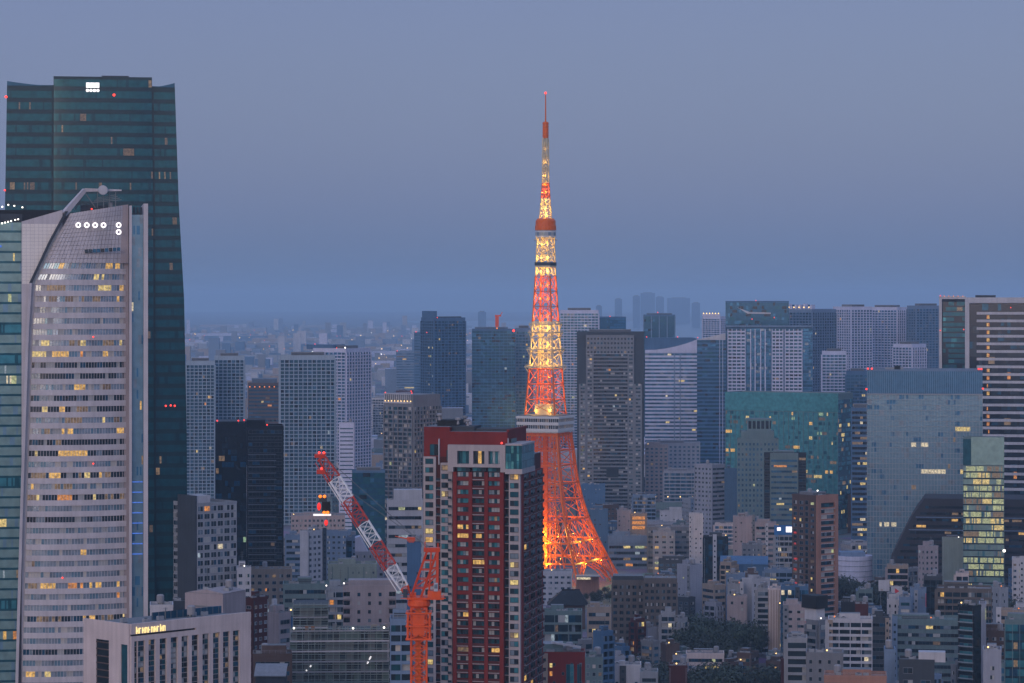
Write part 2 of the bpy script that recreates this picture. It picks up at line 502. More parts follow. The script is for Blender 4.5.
        if s.rng.random() < .5:
            def tank():
                mb = MB(); mb.lathe([(0, 1.2), (1.3, 1.2), (1.3, 3.6), (.9, 4.0), (0, 4.1)], 'roof_pale', 12)
                for a in (-.8, .8):
                    for c in (-.8, .8): mb.box(a - .08, c - .08, 0, a + .08, c + .08, 1.2, 'steel')
                return mb
            link('water_tank', cached(('water_tank',), tank)[1], s.root, (s.rng.uniform(.2, .8) * s.W, s.rng.uniform(.3, .7) * s.D, z), 0)
        if s.rng.random() < .4:
            h = s.rng.choice([4, 6, 8])
            def ant():
                mb = MB(); mb.bar((0, 0, 0), (0, 0, h), .12, 'steel')
                for k in range(3): mb.bar((-.9, 0, h * (.7 + .12 * k)), (.9, 0, h * (.7 + .12 * k)), .05, 'steel')
                return mb
            link('antenna', cached(('antenna', h), ant)[1], s.root, (s.rng.uniform(.2, .8) * s.W, s.rng.uniform(.2, .8) * s.D, z), 0)
    def red_lights(s, pts, r=None, mat='a_red'):
        r = r or max(.4, .46 * s.px)
        def mk():
            mb = MB(); mb.ball((0, 0, r), r, mat); mb.box(-.15, -.15, -1.0, .15, .15, .1, 'steel'); return mb
        for (u, y, z) in pts: link('warning_light', cached(('warning_light', round(r, 2), mat), mk)[1], s.root, (u, y, z), 0)

REFS = []
def place(x0, x1, yt, Y, xm=None, a=25.0, D=None):
    """footprint from the photograph's outline at a chosen distance: (corner x, corner y, W, D, H, angle)"""
    m = Y / F
    H = PZ(yt, Y)
    if xm is None:
        al = math.atan2(((x0 + x1) / 2 - 512), F)
        W = (x1 - x0) * m
        D = D or min(38, max(11, W * .6))
        return PX(x0, Y), Y, W, D, H, -al, m
    al = math.atan2((xm - 512), F)
    left = a[1] == 'L' if isinstance(a, tuple) else (xm - x0) <= (x1 - xm)
    a = a[0] if isinstance(a, tuple) else a
    if left: th = R(a); fw, sw = x1 - xm, xm - x0       # narrow side on the left
    else: th = -R(a); fw, sw = xm - x0, x1 - xm
    W = fw * m / math.cos(th); D2 = sw * m / abs(math.sin(th))
    rz = th - al
    if th > 0: return PX(xm, Y), Y, W, D2, H, rz, m
    return PX(xm, Y) - W * math.cos(rz), Y - W * math.sin(rz), W, D2, H, rz, m

SEED = [100]
def block(name, label, x0, x1, yt, Y, wall='grey', cat='building', xm=None, a=25.0, D=None, roof='roof_grey', short=None, group=None, parapet=True, floor_z=None):
    SEED[0] += 7
    x, y, W, D, H, rz, m = place(x0, x1, yt, Y, xm, a, D)
    b = Building(name, label, cat, x, y, W, D, H, rz, SEED[0], group, m)
    b.zmin = PZ(706, Y) if floor_z is None else floor_z
    b.side = None if xm is None else ('left' if (a[1] == 'L' if isinstance(a, tuple) else (xm - x0) <= (x1 - xm)) else 'right')
    b.body(wall, roof, parapet)
    REFS.append((short or label, x0, x1, yt, Y, x, y, W, D, rz))
    return b

# ------------------------------------------------------------------ ground, bay, haze
def ground_mat():
    m, n, l, p = new_mat('ground_streets')
    t = n.new('ShaderNodeTexCoord')
    v = n.new('ShaderNodeTexVoronoi'); v.inputs['Scale'].default_value = .03
    l.new(t.outputs['Object'], v.inputs['Vector'])
    nz = n.new('ShaderNodeTexNoise'); nz.inputs['Scale'].default_value = .004; nz.inputs['Detail'].default_value = 8
    l.new(t.outputs['Object'], nz.inputs['Vector'])
    r = n.new('ShaderNodeValToRGB')
    r.color_ramp.elements[0].position = .35; r.color_ramp.elements[0].color = (.07, .075, .08, 1)
    r.color_ramp.elements[1].position = .65; r.color_ramp.elements[1].color = (.20, .195, .20, 1)
    l.new(nz.outputs[0], r.inputs[0])
    hs = n.new('ShaderNodeMixRGB'); hs.blend_type = 'MULTIPLY'; hs.inputs[0].default_value = .5
    l.new(r.outputs[0], hs.inputs[1]); l.new(v.outputs['Color'], hs.inputs[2])
    l.new(hs.outputs[0], p.inputs['Base Color']); p.inputs['Roughness'].default_value = .9
ground_mat()
g = MB(); g.face([(-26000, -14000, 0), (26000, -14000, 0), (26000, 46000, 0), (-26000, 46000, 0)], 'ground_streets')
g.build('ground', kind='structure')
wm, n_, l_, p_ = new_mat('bay_water')
p_.inputs['Base Color'].default_value = (.03, .07, .10, 1); p_.inputs['Roughness'].default_value = .25
g = MB(); g.face([(600, 12500, .5), (2600, 11500, .5), (6000, 13500, .5), (9000, 24000, .5), (-1000, 26000, .5), (-200, 17000, .5)], 'bay_water')
g.build('water', kind='structure')
hm = bpy.data.materials.new('haze'); hm.use_nodes = True
hn, hl = hm.node_tree.nodes, hm.node_tree.links
hn.clear()
ho = hn.new('ShaderNodeOutputMaterial')
hv = hn.new('ShaderNodeVolumePrincipled')
hv.inputs['Color'].default_value = (.54, .77, 1.0, 1)
HAZE = 0.60e-4
hv.inputs['Density'].default_value = HAZE
hl.new(hv.outputs[0], ho.inputs['Volume'])
hm.cycles.homogeneous_volume = True
MATS['haze'] = hm
g = MB(); g.box(-27000, -15000, -1.0, 27000, 47000, 338.0, 'haze')
g.build('haze', kind='stuff')

# ------------------------------------------------------------------ the lattice tower
TY = 1900.0; TM = TY / F
def tower():
    root = thing('lattice_tower', 'tall red and white steel lattice tower with floodlit frame and antenna on top', 'tower', (PX(545.6, TY), TY, 0), R(-22))
    RT = [(0, 56), (8, 51.5), (16, 46.2), (27, 40), (36, 35), (47.7, 29.8), (58, 26.6), (68.4, 24), (82, 21.6), (97, 19.6), (114, 14.9), (130, 13.2), (144.6, 12), (160, 10.7), (175, 9.6), (190, 8.4), (206.7, 7.3), (230, 6.3), (236, 6.2)]
    def H_(z):
        for (a, ra), (b, rb) in zip(RT, RT[1:]):
            if a <= z <= b: return (ra + (rb - ra) * (z - a) / (b - a)) / math.sqrt(2)
        return RT[-1][1] / math.sqrt(2)
    O, Wt = 'steel_orange', 'steel_white'
    sg = [(1, 1), (-1, 1), (-1, -1), (1, -1)]
    # four legs, each a tapering box truss
    lv = [0, 15, 30, 44, 57, 68, 80, 90, 101]
    for sx, sy in sg:
        mb = MB()
        def ch(z):
            h = H_(z); s = max(2.6, 8.0 - z * .056)
            return [Vector((sx * h, sy * h, z)), Vector((sx * (h - s), sy * h, z)), Vector((sx * (h - s), sy * (h - s), z)), Vector((sx * h, sy * (h - s), z))]
        for a, b in zip(lv, lv[1:]):
            p, q = ch(a), ch(b)
            for i in (0, 1, 3):
                mb.bar(p[i], q[i], .85 if i == 0 else .42, O)
            for i, j in ((0, 1), (3, 0)):
                mb.bar(p[i], q[j], .20, O); mb.bar(p[j], q[i], .20, O); mb.bar(q[i], q[j], .28, O)
        mb.box(sx * H_(0) - 5 * (sx > 0) - 3, sy * H_(0) - 5 * (sy > 0) - 3, 0, sx * H_(0) + 5 * (sx < 0) + 3, sy * H_(0) + 5 * (sy < 0) + 3, 2.5, 'grey')
        mb.build('leg', root)
    # trusses between the legs, one per face
    for k in range(4):
        (ax, ay), (bx_, by_) = sg[k], sg[(k + 1) % 4]
        def P(t, z, inset=0.0):
            h = H_(z) - inset
            return Vector((ax * h + (bx_ - ax) * h * t, ay * h + (by_ - ay) * h * t, z))
        mb = MB()
        for z, r in ((17, .7), (30, .7), (44, .6), (57, .45), (68, .45), (80, .45), (90, .45), (100, .6)): mb.bar(P(0, z), P(1, z), r, O); mb.bar(P(0, z, 3), P(1, z, 3), r * .7, O)
        for z0, z1, n in ((17, 30, 6), (30, 44, 4)):
            for i in range(n):
                a, b = i / n, (i + 1) / n
                mb.bar(P(a, z0), P(b, z1), .34, O); mb.bar(P(b, z0), P(a, z1), .34, O); mb.bar(P(b, z0), P(b, z1), .2, O)
                pass
        for z0, z1, n in ((44, 57, 2), (57, 68, 2), (68, 80, 1), (80, 90, 1), (90, 100, 1)):
            for i in range(n):
                a, b = i / n, (i + 1) / n
                mb.bar(P(a, z0), P(b, z1), .27, O); mb.bar(P(b, z0), P(a, z1), .27, O)
        mb.build('belt_truss', root)
        # the arch under the lowest belt
        mb = MB(); last = None
        for i in range(17):
            t = i / 16; u = .10 + .80 * t
            z = 1.5 + 15.0 * math.sin(math.pi * t) ** .55
            p, q = P(u, z, .4), P(u, z, 3.4)
            if last:
                mb.bar(last[0], p, .55, O); mb.bar(last[1], q, .45, O); mb.bar(last[0], q, .2, O)
                mb.bar(p, P(u, 17), .25, O)
            last = (p, q)
        mb.build('arch', root)
    # lift shaft up the middle
    mb = MB(); s = 5.2
    mb.box(-1.5, -1.5, 0, 1.5, 1.5, 100, 'steel_orange')
    for a in range(0, 100, 10):
        z0, z1 = a, a + 10
        for k in range(4):
            (ax, ay), (bx_, by_) = sg[k], sg[(k + 1) % 4]
            mb.bar((ax * s, ay * s, z0), (ax * s, ay * s, z1), .32, O); mb.bar((ax * s, ay * s, z0), (bx_ * s, by_ * s, z1), .18, O); mb.bar((ax * s, ay * s, z1), (bx_ * s, by_ * s, z1), .2, O); mb.bar((bx_ * s, by_ * s, z0), (ax * s, ay * s, z1), .18, O)
    mb.build('lift_shaft', root)
    # main observation deck: two storeys of windows between white rails
    mb = MB(); a = 14.6
    for z0, z1, w, mt in ((100.2, 101.8, a - 2.5, O), (101.8, 102.6, a - .8, 'deck_white'), (102.6, 104.6, a, 'deck_white'), (107.0, 109.0, a + .35, 'deck_white'), (111.3, 112.8, a + .7, 'deck_white'), (112.8, 113.4, a - 1, 'roof_grey')):
        mb.box(-w, -w, z0, w, w, z1, mt)
    mb.build('observation_deck', root)
    for z0, z1, w in ((104.6, 107.0, a - .35), (109.0, 111.3, a - .1)):
        mb = MB(); n = 22
        rg = random.Random(4)
        for k in range(4):
            Mr = Matrix.Rotation(math.pi / 2 * k, 4, 'Z')
            for i in range(n):
                x0, x1 = -w + 2 * w * i / n, -w + 2 * w * (i + 1) / n
                mt = rg.choice(['g_dark', 'g_dark', 'g_black', 'g_black', 'l_faint', 'l_dim'])
                mb.face([Mr @ Vector((x, -w, z)) for x, z in ((x0, z0), (x1, z0), (x1, z1), (x0, z1))], mt)
                o = MB(); o.box(x0 - .14, -w - .18, z0, x0 + .14, -w - .01, z1, 'deck_white'); mb.add(o, Mr)
        mb.build('deck_glazing', root)
    for k in range(4):
        (ax, ay), (bx_, by_) = sg[k], sg[(k + 1) % 4]
        for i in range(6):
            t = i / 6
            mb = MB()
            h = H_(95)
            p = Vector((ax * h + (bx_ - ax) * h * t, ay * h + (by_ - ay) * h * t, 95)); q = Vector((p.x / h * (a - 1), p.y / h * (a - 1), 102))
            mb.bar(p, q, .35, O); mb.build('deck_bracket', root)
    # upper body in bands of orange and white
    def band(z0, z1, mt, n, chord=.55, br=.28, inner=True, name='lattice_band', plat=()):
        mb = MB(); dz = (z1 - z0) / n
        for i in range(n):
            a_, b_ = z0 + i * dz, z0 + (i + 1) * dz
            ha, hb = H_(a_), H_(b_)
            for k in range(4):
                (ax, ay), (bx_, by_) = sg[k], sg[(k + 1) % 4]
                p, q, p2, q2 = Vector((ax * ha, ay * ha, a_)), Vector((ax * hb, ay * hb, b_)), Vector((bx_ * ha, by_ * ha, a_)), Vector((bx_ * hb, by_ * hb, b_))
                mb.bar(p, q, chord, mt); mb.bar(p, q2, br, mt); mb.bar(p2, q, br, mt); mb.bar(q, q2, br * 1.3, mt)
            if inner:
                s = min(2.6, ha * .45)
                for k in range(4):
                    (ax, ay), (bx_, by_) = sg[k], sg[(k + 1) % 4]
                    for j in range(2):
                        c0, c1 = a_ + dz * j / 2, a_ + dz * (j + 1) / 2
                        mb.bar((ax * s, ay * s, c0), (ax * s, ay * s, c1), .26, mt); mb.bar((ax * s, ay * s, c0), (bx_ * s, by_ * s, c1), .16, mt); mb.bar((ax * s, ay * s, c1), (bx_ * s, by_ * s, c1), .22, mt)
        for z, ex in plat:
            h = H_(z) + ex; hl_ = H_(z - 4)
            for k in range(4):
                (ax, ay), (bx_, by_) = sg[k], sg[(k + 1) % 4]
                mb.bar((ax * h, ay * h, z), (bx_ * h, by_ * h, z), .6, mt); mb.bar((ax * h, ay * h, z + 1.1), (bx_ * h, by_ * h, z + 1.1), .16, mt)
                mb.bar((ax * hl_, ay * hl_, z - 4), (ax * h, ay * h, z), .35, mt)
                hi = H_(z) * .5
                mb.bar((ax * h, ay * h, z), (ax * hi, ay * hi, z - 2), .25, mt)
        mb.build(name, root)
    mb = MB(); mb.box(-5.5, -5.5, 113.5, 5.5, 5.5, 117.5, Wt); mb.box(-5.6, -5.6, 118.3, 5.6, 5.6, 120.5, Wt)
    for k in range(4): mb.add((lambda o: (o.box(-5.0, -5.3, 117.5, 5.0, -5.2, 118.3, 'l_yellow'), o)[1])(MB()), Matrix.Rotation(math.pi / 2 * k, 4, 'Z'))
    mb.build('machine_room', root)
    band(113.4, 144, O, 3, .62, .26)
    band(144, 175.5, Wt, 3, .6, .28, plat=((145.5, 2.2), (157, 2.0), (168.5, 1.8), (174, 1.6)))
    band(175.5, 206, O, 3, .6, .26)
    band(206, 213, Wt, 1, .5, .3)
    mb = MB(); w = 7.4 / 1.31; mb.box(-w, -w, 213, w, w, 215.2, 'darkgrey'); mb.box(-w + .2, -w + .2, 211.8, w - .2, w - .2, 213, Wt); mb.build('ring_platform', root)
    band(215.2, 231.5, Wt, 3, .5, .26)
    mb = MB(); mb.lathe([(0, 231.5), (6.6, 231.5), (6.9, 232), (6.9, 236.2), (6.4, 236.4), (0, 236.5)], 'deck_white', 20); mb.build('top_deck', root)
    mb = MB(); mb.lathe([(6.6, 232.8), (6.95, 232.81), (6.95, 235.2), (6.6, 235.21)], lambda i, z: 'g_grey' if i % 2 else 'g_blind', 20); mb.build('top_deck_glazing', root)
    mb = MB(); mb.lathe([(5.0, 236.5), (7.1, 236.6), (7.1, 239.6), (6.7, 239.8), (6.7, 243.0), (6.3, 243.2), (5.6, 244.4), (0, 244.6)], 'steel_orange', 20); mb.build('top_deck_crown', root)
    # antenna: tapering lattice, solid drum, needle
    def mast(z0, z1, r0, r1, mt, n, br=.2, dense=1):
        mb = MB()
        for i in range(n):
            a_, b_ = z0 + (z1 - z0) * i / n, z0 + (z1 - z0) * (i + 1) / n
            ra, rb = r0 + (r1 - r0) * i / n, r0 + (r1 - r0) * (i + 1) / n
            for k in range(4):
                (ax, ay), (bx_, by_) = sg[k], sg[(k + 1) % 4]
                mb.bar((ax * ra, ay * ra, a_), (ax * rb, ay * rb, b_), .34, mt); mb.bar((ax * ra, ay * ra, a_), (bx_ * rb, by_ * rb, b_), br, mt); mb.bar((ax * rb, ay * rb, b_), (bx_ * rb, by_ * rb, b_), br, mt); mb.bar((bx_ * ra, by_ * ra, a_), (ax * rb, ay * rb, b_), br, mt)
                mx_, my_ = (ax + bx_) / 2, (ay + by_) / 2
                if i % 3 == 0: mb.box(mx_ * rb * 1.35 - .35, my_ * rb * 1.35 - .35, a_ + .2, mx_ * rb * 1.35 + .35, my_ * rb * 1.35 + .35, b_ - .2, mt)
        mb.bar((0, 0, z0), (0, 0, z1), .35, mt, sides=8)
        mb.build('antenna_lattice', root)
    mast(244.5, 258, 3.2, 2.3, Wt, 5, .16)
    mast(258, 268, 2.3, 1.75, O, 4, .16)
    mast(268, 298, 1.75, 1.55, Wt, 11, .14)
    mb = MB(); mb.lathe([(0, 298), (1.7, 298), (1.85, 298.4), (1.85, 308.6), (1.5, 309), (0, 309)], 'steel_orange', 12)
    for i in range(5): mb.lathe([(1.85, 299.3 + i * 2), (2.15, 299.4 + i * 2), (2.15, 300.3 + i * 2), (1.85, 300.4 + i * 2)], 'steel_orange', 12)
    mb.build('antenna_drum', root)
    mb = MB(); mb.bar((0, 0, 309), (0, 0, 327.5), .5, 'steel_orange', .32, sides=8); mb.build('antenna_needle', root)
    mb = MB(); mb.ball((0, 0, 328.3), .85, 'a_red'); mb.build('beacon', root)
    # floodlights: small lamps on the frame and just off it, each with a real light
    def fl():
        mb = MB(); mb.box(-.35, -.35, -.3, .35, .35, .25, 'darkgrey'); mb.box(-.28, -.28, .26, .28, .28, .30, 'a_warm'); return mb
    me = fl().mesh('floodlight')
    def lamp(x, y, z, w, col=(1.0, .50, .13), r=.5):
        link('floodlight', me, root, (x, y, z), 0)
        L = bpy.data.lights.new('floodlight', 'POINT'); L.energy = w * LK; L.color = col; L.shadow_soft_size = r
        o = bpy.data.objects.new('floodlight_lamp', L); C.objects.link(o); o.parent = root; o.location = (x, y, z + 1.0)
    LK = 0.24
    amber, gold, sun_ = (1.0, .50, .10), (1.0, .52, .07), (1.0, .64, .12)
    for z, w in ((19, 34000), (33, 30000)):
        for sx, sy in sg: lamp(sx * H_(z) * .55, sy * H_(z) * .55, z, w * .6, amber)
        lamp(0, -8.5, z, w * 2.2, sun_); lamp(-8.5, 0, z, w * 2.2, sun_); [lamp(q_ * H_(z), -H_(z) - 3.5, z - 3, w * .55, sun_) for q_ in (-.7, -.1, .45)]; [lamp(H_(z) + 3.5, q_ * H_(z), z - 3, w * .4, sun_) for q_ in (-.5, .4)]  # outer rows added clear of the steel to brighten the near faces
    for z, w in ((50, 8000), (64, 6000), (78, 3500), (92, 3000)):
        for sx, sy in ((1, 1), (-1, -1), (1, -1), (-1, 1)): lamp(sx * H_(z) * .62, sy * H_(z) * .5, z, w * .32, amber)
    # ground projectors that light the outside of the frame
    for a_ in (200, 245, 290, 335, 20):
        x, y = 78 * math.cos(R(a_)), 78 * math.sin(R(a_))
        L = bpy.data.lights.new('projector', 'SPOT'); L.energy = 30000 * LK; L.color = amber; L.spot_size = R(58); L.spot_blend = .6; L.shadow_soft_size = .8
        o = bpy.data.objects.new('projector_lamp', L); C.objects.link(o); o.parent = root; o.location = (x, y, 3)
        d = Vector((-x * .92, -y * .92, 55)); o.rotation_euler = d.to_track_quat('-Z', 'Y').to_euler()
    for z, w in ((115.5, 11000), (122, 7000), (130, 8000), (138, 6000), (147, 17000), (158.5, 17000), (170, 15000), (178, 9000), (190, 8500), (199, 7000), (208, 14000), (217, 9000), (226, 9000)):
        h = H_(z)
        for sx, sy in ((1, -1), (-1, -1)): lamp(sx * h * .6, sy * h * .6, z, w, gold)
        lamp(0, h * .55, z, w, gold)
    for z, w in ((245.5, 11000), (250, 11000), (255, 9000), (261, 6500), (266, 4500), (272, 2600), (281, 2000), (290, 700)): 
        lamp(.9, -.9, z, w * .5, gold, .2); lamp(-.9, .2, z, w * .5, gold, .2)
    for k in range(8): lamp(7.6 * math.cos(k * .785), 7.6 * math.sin(k * .785), 230.2, 260, gold, .2)
    return root
tower()

# ------------------------------------------------------------------ luffing crane
def crane():
    CY = 720.0; m = CY / F
    cx = PX(419, CY)
    root = thing('tower_crane', 'red luffing tower crane with red and white banded jib beside the tall red apartment tower', 'crane', (cx, CY, 0), R(0))
    Rd, Wh, Jr, Gr = 'crane_red', 'crane_white', 'jib_red', 'gantry_red'
    def u(px): return (px - 419) * m
    def truss(mb, P0, P1, s, n, mt, chord=.16, br=.08):
        for i in range(n):
            for c in range(4):
                a, b = P0[c] + (P1[c] - P0[c]) * (i / n), P0[c] + (P1[c] - P0[c]) * ((i + 1) / n)
                d = (c + 1) % 4
                a2, b2 = P0[d] + (P1[d] - P0[d]) * (i / n), P0[d] + (P1[d] - P0[d]) * ((i + 1) / n)
                mb.bar(a, b, chord, mt); mb.bar(a, b2, br, mt); mb.bar(b, b2, br, mt)
                if s: mb.bar(a2, b, br, mt)
    zt = PZ(607, CY)
    h = 1.95
    mb = MB()
    sq = [Vector((-h, -h, 0)), Vector((h, -h, 0)), Vector((h, h, 0)), Vector((-h, h, 0))]
    up = Vector((0, 0, zt))
    truss(mb, sq, [p + up for p in sq], True, 44, Rd, .30, .17)
    mb.build('mast', root)
    mb = MB(); mb.box(-.9, -.9, 0, .5, .5, zt, 'steel_orange'); mb.build('ladder_shaft', root)
    z0, z1 = PZ(638, CY), PZ(612, CY)
    h2 = 2.75
    mb = MB(); sq2 = [Vector((-h2, -h2, z0)), Vector((h2, -h2, z0)), Vector((h2, h2, z0)), Vector((-h2, h2, z0))]
    truss(mb, sq2, [p + Vector((0, 0, z1 - z0)) for p in sq2], True, 3, Rd, .34, .18)
    for z in (z0, (z0 + z1) / 2, z1):
        mb.box(-h2 - .5, -h2 - .5, z - .2, h2 + .5, -h2 - .01, z + .2, Rd); mb.box(-h2 - .5, h2 + .01, z - .2, h2 + .5, h2 + .5, z + .2, Rd)
        mb.box(-h2 - .5, -h2, z - .2, -h2 - .01, h2, z + .2, Rd); mb.box(h2 + .01, -h2, z - .2, h2 + .5, h2, z + .2, Rd)
        for x in (-h2 - .5, h2 + .5): mb.bar((x, -h2, z + 1.1), (x, h2, z + 1.1), .06, Rd)
    mb.box(-1.5, -h2 - .1, z0 + 1, 1.5, -h2 + .3, z1 - .3, Rd)
    mb.build('climbing_cage', root)
    mb = MB(); mb.lathe([(0, zt), (2.4, zt), (2.9, zt + .5), (2.9, zt + 1.6), (2.5, zt + 2.0), (0, zt + 2.0)], Rd, 16); mb.build('slewing_ring', root)
    zd = zt + 2.05
    mb = MB(); mb.box(u(407), -2.2, zd, u(444), 2.2, zd + .55, Rd); mb.box(u(428), -2.4, zd + .56, u(441), 2.4, zd + 2.2, Rd); mb.box(u(410), -1.6, zd + .56, u(416), 1.6, zd + 1.6, Rd)
    for x in (407, 416, 425, 434, 444):
        mb.bar((u(x), -2.3, zd + .5), (u(x), -2.3, zd + 1.7), .05, Rd)
    mb.bar((u(401), -2.3, zd + 1.1), (u(446), -2.3, zd + 1.1), .06, Rd); mb.bar((u(401), -2.3, zd + .4), (u(446), -2.3, zd + .4), .12, Rd)
    mb.build('machine_deck', root)
    mb = MB(); mb.box(u(434.2), -2.9, zd + 2.21, u(438.2), -.9, zd + 4.3, 'white'); mb.face([(u(434.6), -2.91, zd + 2.9), (u(437.8), -2.91, zd + 2.9), (u(437.8), -2.91, zd + 4.0), (u(434.6), -2.91, zd + 4.0)], 'g_grey'); mb.build('operator_cab', root)
    mb = MB(); mb.box(u(403.5), -2.6, zd + .6, u(407.5), -.6, zd + 2.6, 'darkgrey'); mb.build('winch_box', root)
    za = PZ(551, CY)
    apex = [Vector((u(427), -1.1, za)), Vector((u(427), 1.1, za)), Vector((u(437.5), -1.1, za)), Vector((u(437.5), 1.1, za))]
    mb = MB()
    for s_, k in ((-1, 0), (1, 1)):
        a, b = apex[k], apex[k + 2]
        f0, f1, f2 = Vector((u(411), 1.9 * s_, zd + .5)), Vector((u(421), 1.9 * s_, zd + .5)), Vector((u(437.5), 1.9 * s_, zd + 2.2))
        mb.bar(f0, a, .36, Gr); mb.bar(f1, b, .36, Gr); mb.bar(f2, b, .42, Gr); mb.bar(f1 + Vector((u(429) - u(421), 0, 0)), a.lerp(b, .4), .26, Gr)
        mb.bar(a, b, .32, Gr)
        for t in (.2, .4, .6, .8): mb.bar(f0.lerp(a, t), f1.lerp(b, t), .16, Gr); mb.bar(f1.lerp(b, t), f2.lerp(b, t), .16, Gr)
        mb.bar(f0.lerp(a, .2), f1.lerp(b, .4), .12, Gr); mb.bar(f1.lerp(b, .2), f2.lerp(b, .4), .12, Gr); mb.bar(f1.lerp(b, .4), f2.lerp(b, .6), .12, Gr)
    for p, q in ((0, 1), (2, 3)): mb.bar(apex[p], apex[q], .3, Gr)
    mb.box(u(424), -1.5, za - .1, u(440), 1.5, za + .9, Gr); mb.bar((u(425), 0, za + .9), (u(425), 0, za + 2.4), .18, Gr); mb.bar((u(438), 0, za + .9), (u(438), 0, za + 2.0), .18, Gr)
    mb.build('gantry_frame', root)
    # jib
    foot, head = Vector((u(408.5), 0, PZ(594, CY))), Vector((u(321.5), 3.0, PZ(459, CY)))
    ax = (head - foot).normalized(); sy = Vector((0, 1, 0)); nz = sy.cross(ax).normalized()
    L = (head - foot).length
    secs = [(0, .05, Rd), (.05, .20, Wh), (.20, .375, Jr), (.375, .52, Wh), (.52, .70, Jr), (.70, .85, Wh), (.85, 1.0, Jr)]
    for t0, t1, mt in secs:
        mb = MB()
        def sec(t):
            c = foot + ax * (L * t); w = 1.5 if .08 < t < .93 else (.5 + t / .08 * 1.0 if t <= .08 else 1.5 - (t - .93) / .07 * .5)
            return [c - sy * w - nz * w * .95, c + sy * w - nz * w * .95, c + sy * w + nz * w * .95, c - sy * w + nz * w * .95]
        truss(mb, sec(t0), sec(t1), True, max(2, int((t1 - t0) * 26)), mt, .17, .075)
        if t1 - t0 > .06:
            o = nz * 2.1
            mb.bar(foot + ax * L * t0 - o, foot + ax * L * t1 - o, .14, mt)
        mb.build('jib_section', root)
    mb = MB(); c = head
    for d in (-1.0, 1.0): mb.bar(c + sy * d - nz * 1.3, c + sy * d + nz * 1.4 + ax * .6, .35, Jr)
    mb.box(c.x - 1.9, c.y - 1.2, c.z + .2, c.x + .8, c.y + 1.2, c.z + 1.1, Jr)
    c2 = foot + ax * (L * .93) - nz * 1.9
    mb.box(c2.x - 1.3, c2.y - 1.0, c2.z - .5, c2.x + .9, c2.y + 1.0, c2.z + .6, Jr)
    mb.build('jib_head', root)
    lm = MB(); lm.ball((0, 0, 0), .32, 'a_red')
    me = lm.mesh('warning_light')
    for p in ((c.x - .7, c.y - 1.3, c.z + 1.5), (c.x + .5, c.y - 1.3, c.z + 1.5), (c2.x, c2.y - 1.1, c2.z + .9)): link('warning_light', me, root, p)
    mb = MB()
    for d in (-.8, .8):
        mb.bar(Vector((u(427), d, za + .9)), c + Vector((0, d, 1.0)), .05, 'steel'); mb.bar(Vector((u(430), d, za + .9)), foot + ax * (L * .72) + nz * 1.6 + Vector((0, d, 0)), .05, 'steel')
    mb.build('luffing_rope', root)
    # hook block hanging from the head
    hx, hy = u(322), c.y
    z5 = PZ(516, CY)
    mb = MB()
    for d in (-.4, .4): mb.bar((hx + d, hy, c.z), (hx + d, hy, z5 + 4.5), .035, 'steel')
    mb.build('hoist_rope', root)
    hb = MB(); hb.box(hx - .2, hy - .5, z5 + .45, hx + 1.9, hy + .5, z5 + 3.4, 'black'); hb.box(hx - .9, hy - .4, z5 + 3.41, hx + 1.0, hy + .4, z5 + 4.5, 'darkgrey')
    hbo = hb.build('hook_block', root)
    mb = MB(); mb.box(hx - 2.4, hy - .4, z5 - .15, hx + 2.1, hy + .4, z5 + .3, 'a_white_soft'); mb.build('spreader_beam', hbo)  # white beam given a glow of its own, though it is no lamp
    def bulb(x, z, mt, sx=.45, sz=.45):
        o = MB(); o.lathe([(0, -sz), (sx * .7, -sz * .6), (sx, 0), (sx * .8, sz * .6), (0, sz)], mt, 10); o.build('signal_lamp', hbo, (x, hy - .7, z))
    bulb(hx - .6, z5 + 4.8, 'a_orange'); bulb(hx + .5, z5 + 4.8, 'a_orange'); bulb(hx - .9, z5 + 2.2, 'a_crimson', .5, 1.1); bulb(hx + .4, z5 + .7, 'a_orange'); bulb(hx + 1.3, z5 + .7, 'a_orange'); bulb(hx + .9, z5 - 1.9, 'a_crimson', .5, .85)
    mb = MB(); mb.bar((hx + .9, hy - .2, z5 - .2), (hx + .9, hy - .2, z5 - 1.2), .08, 'steel'); mb.build('hook', hbo)
lamp_mat('a_white_soft', (1.0, .95, .9), .7)
lamp_mat('a_crimson', (1.0, .03, .02), .8)
crane()

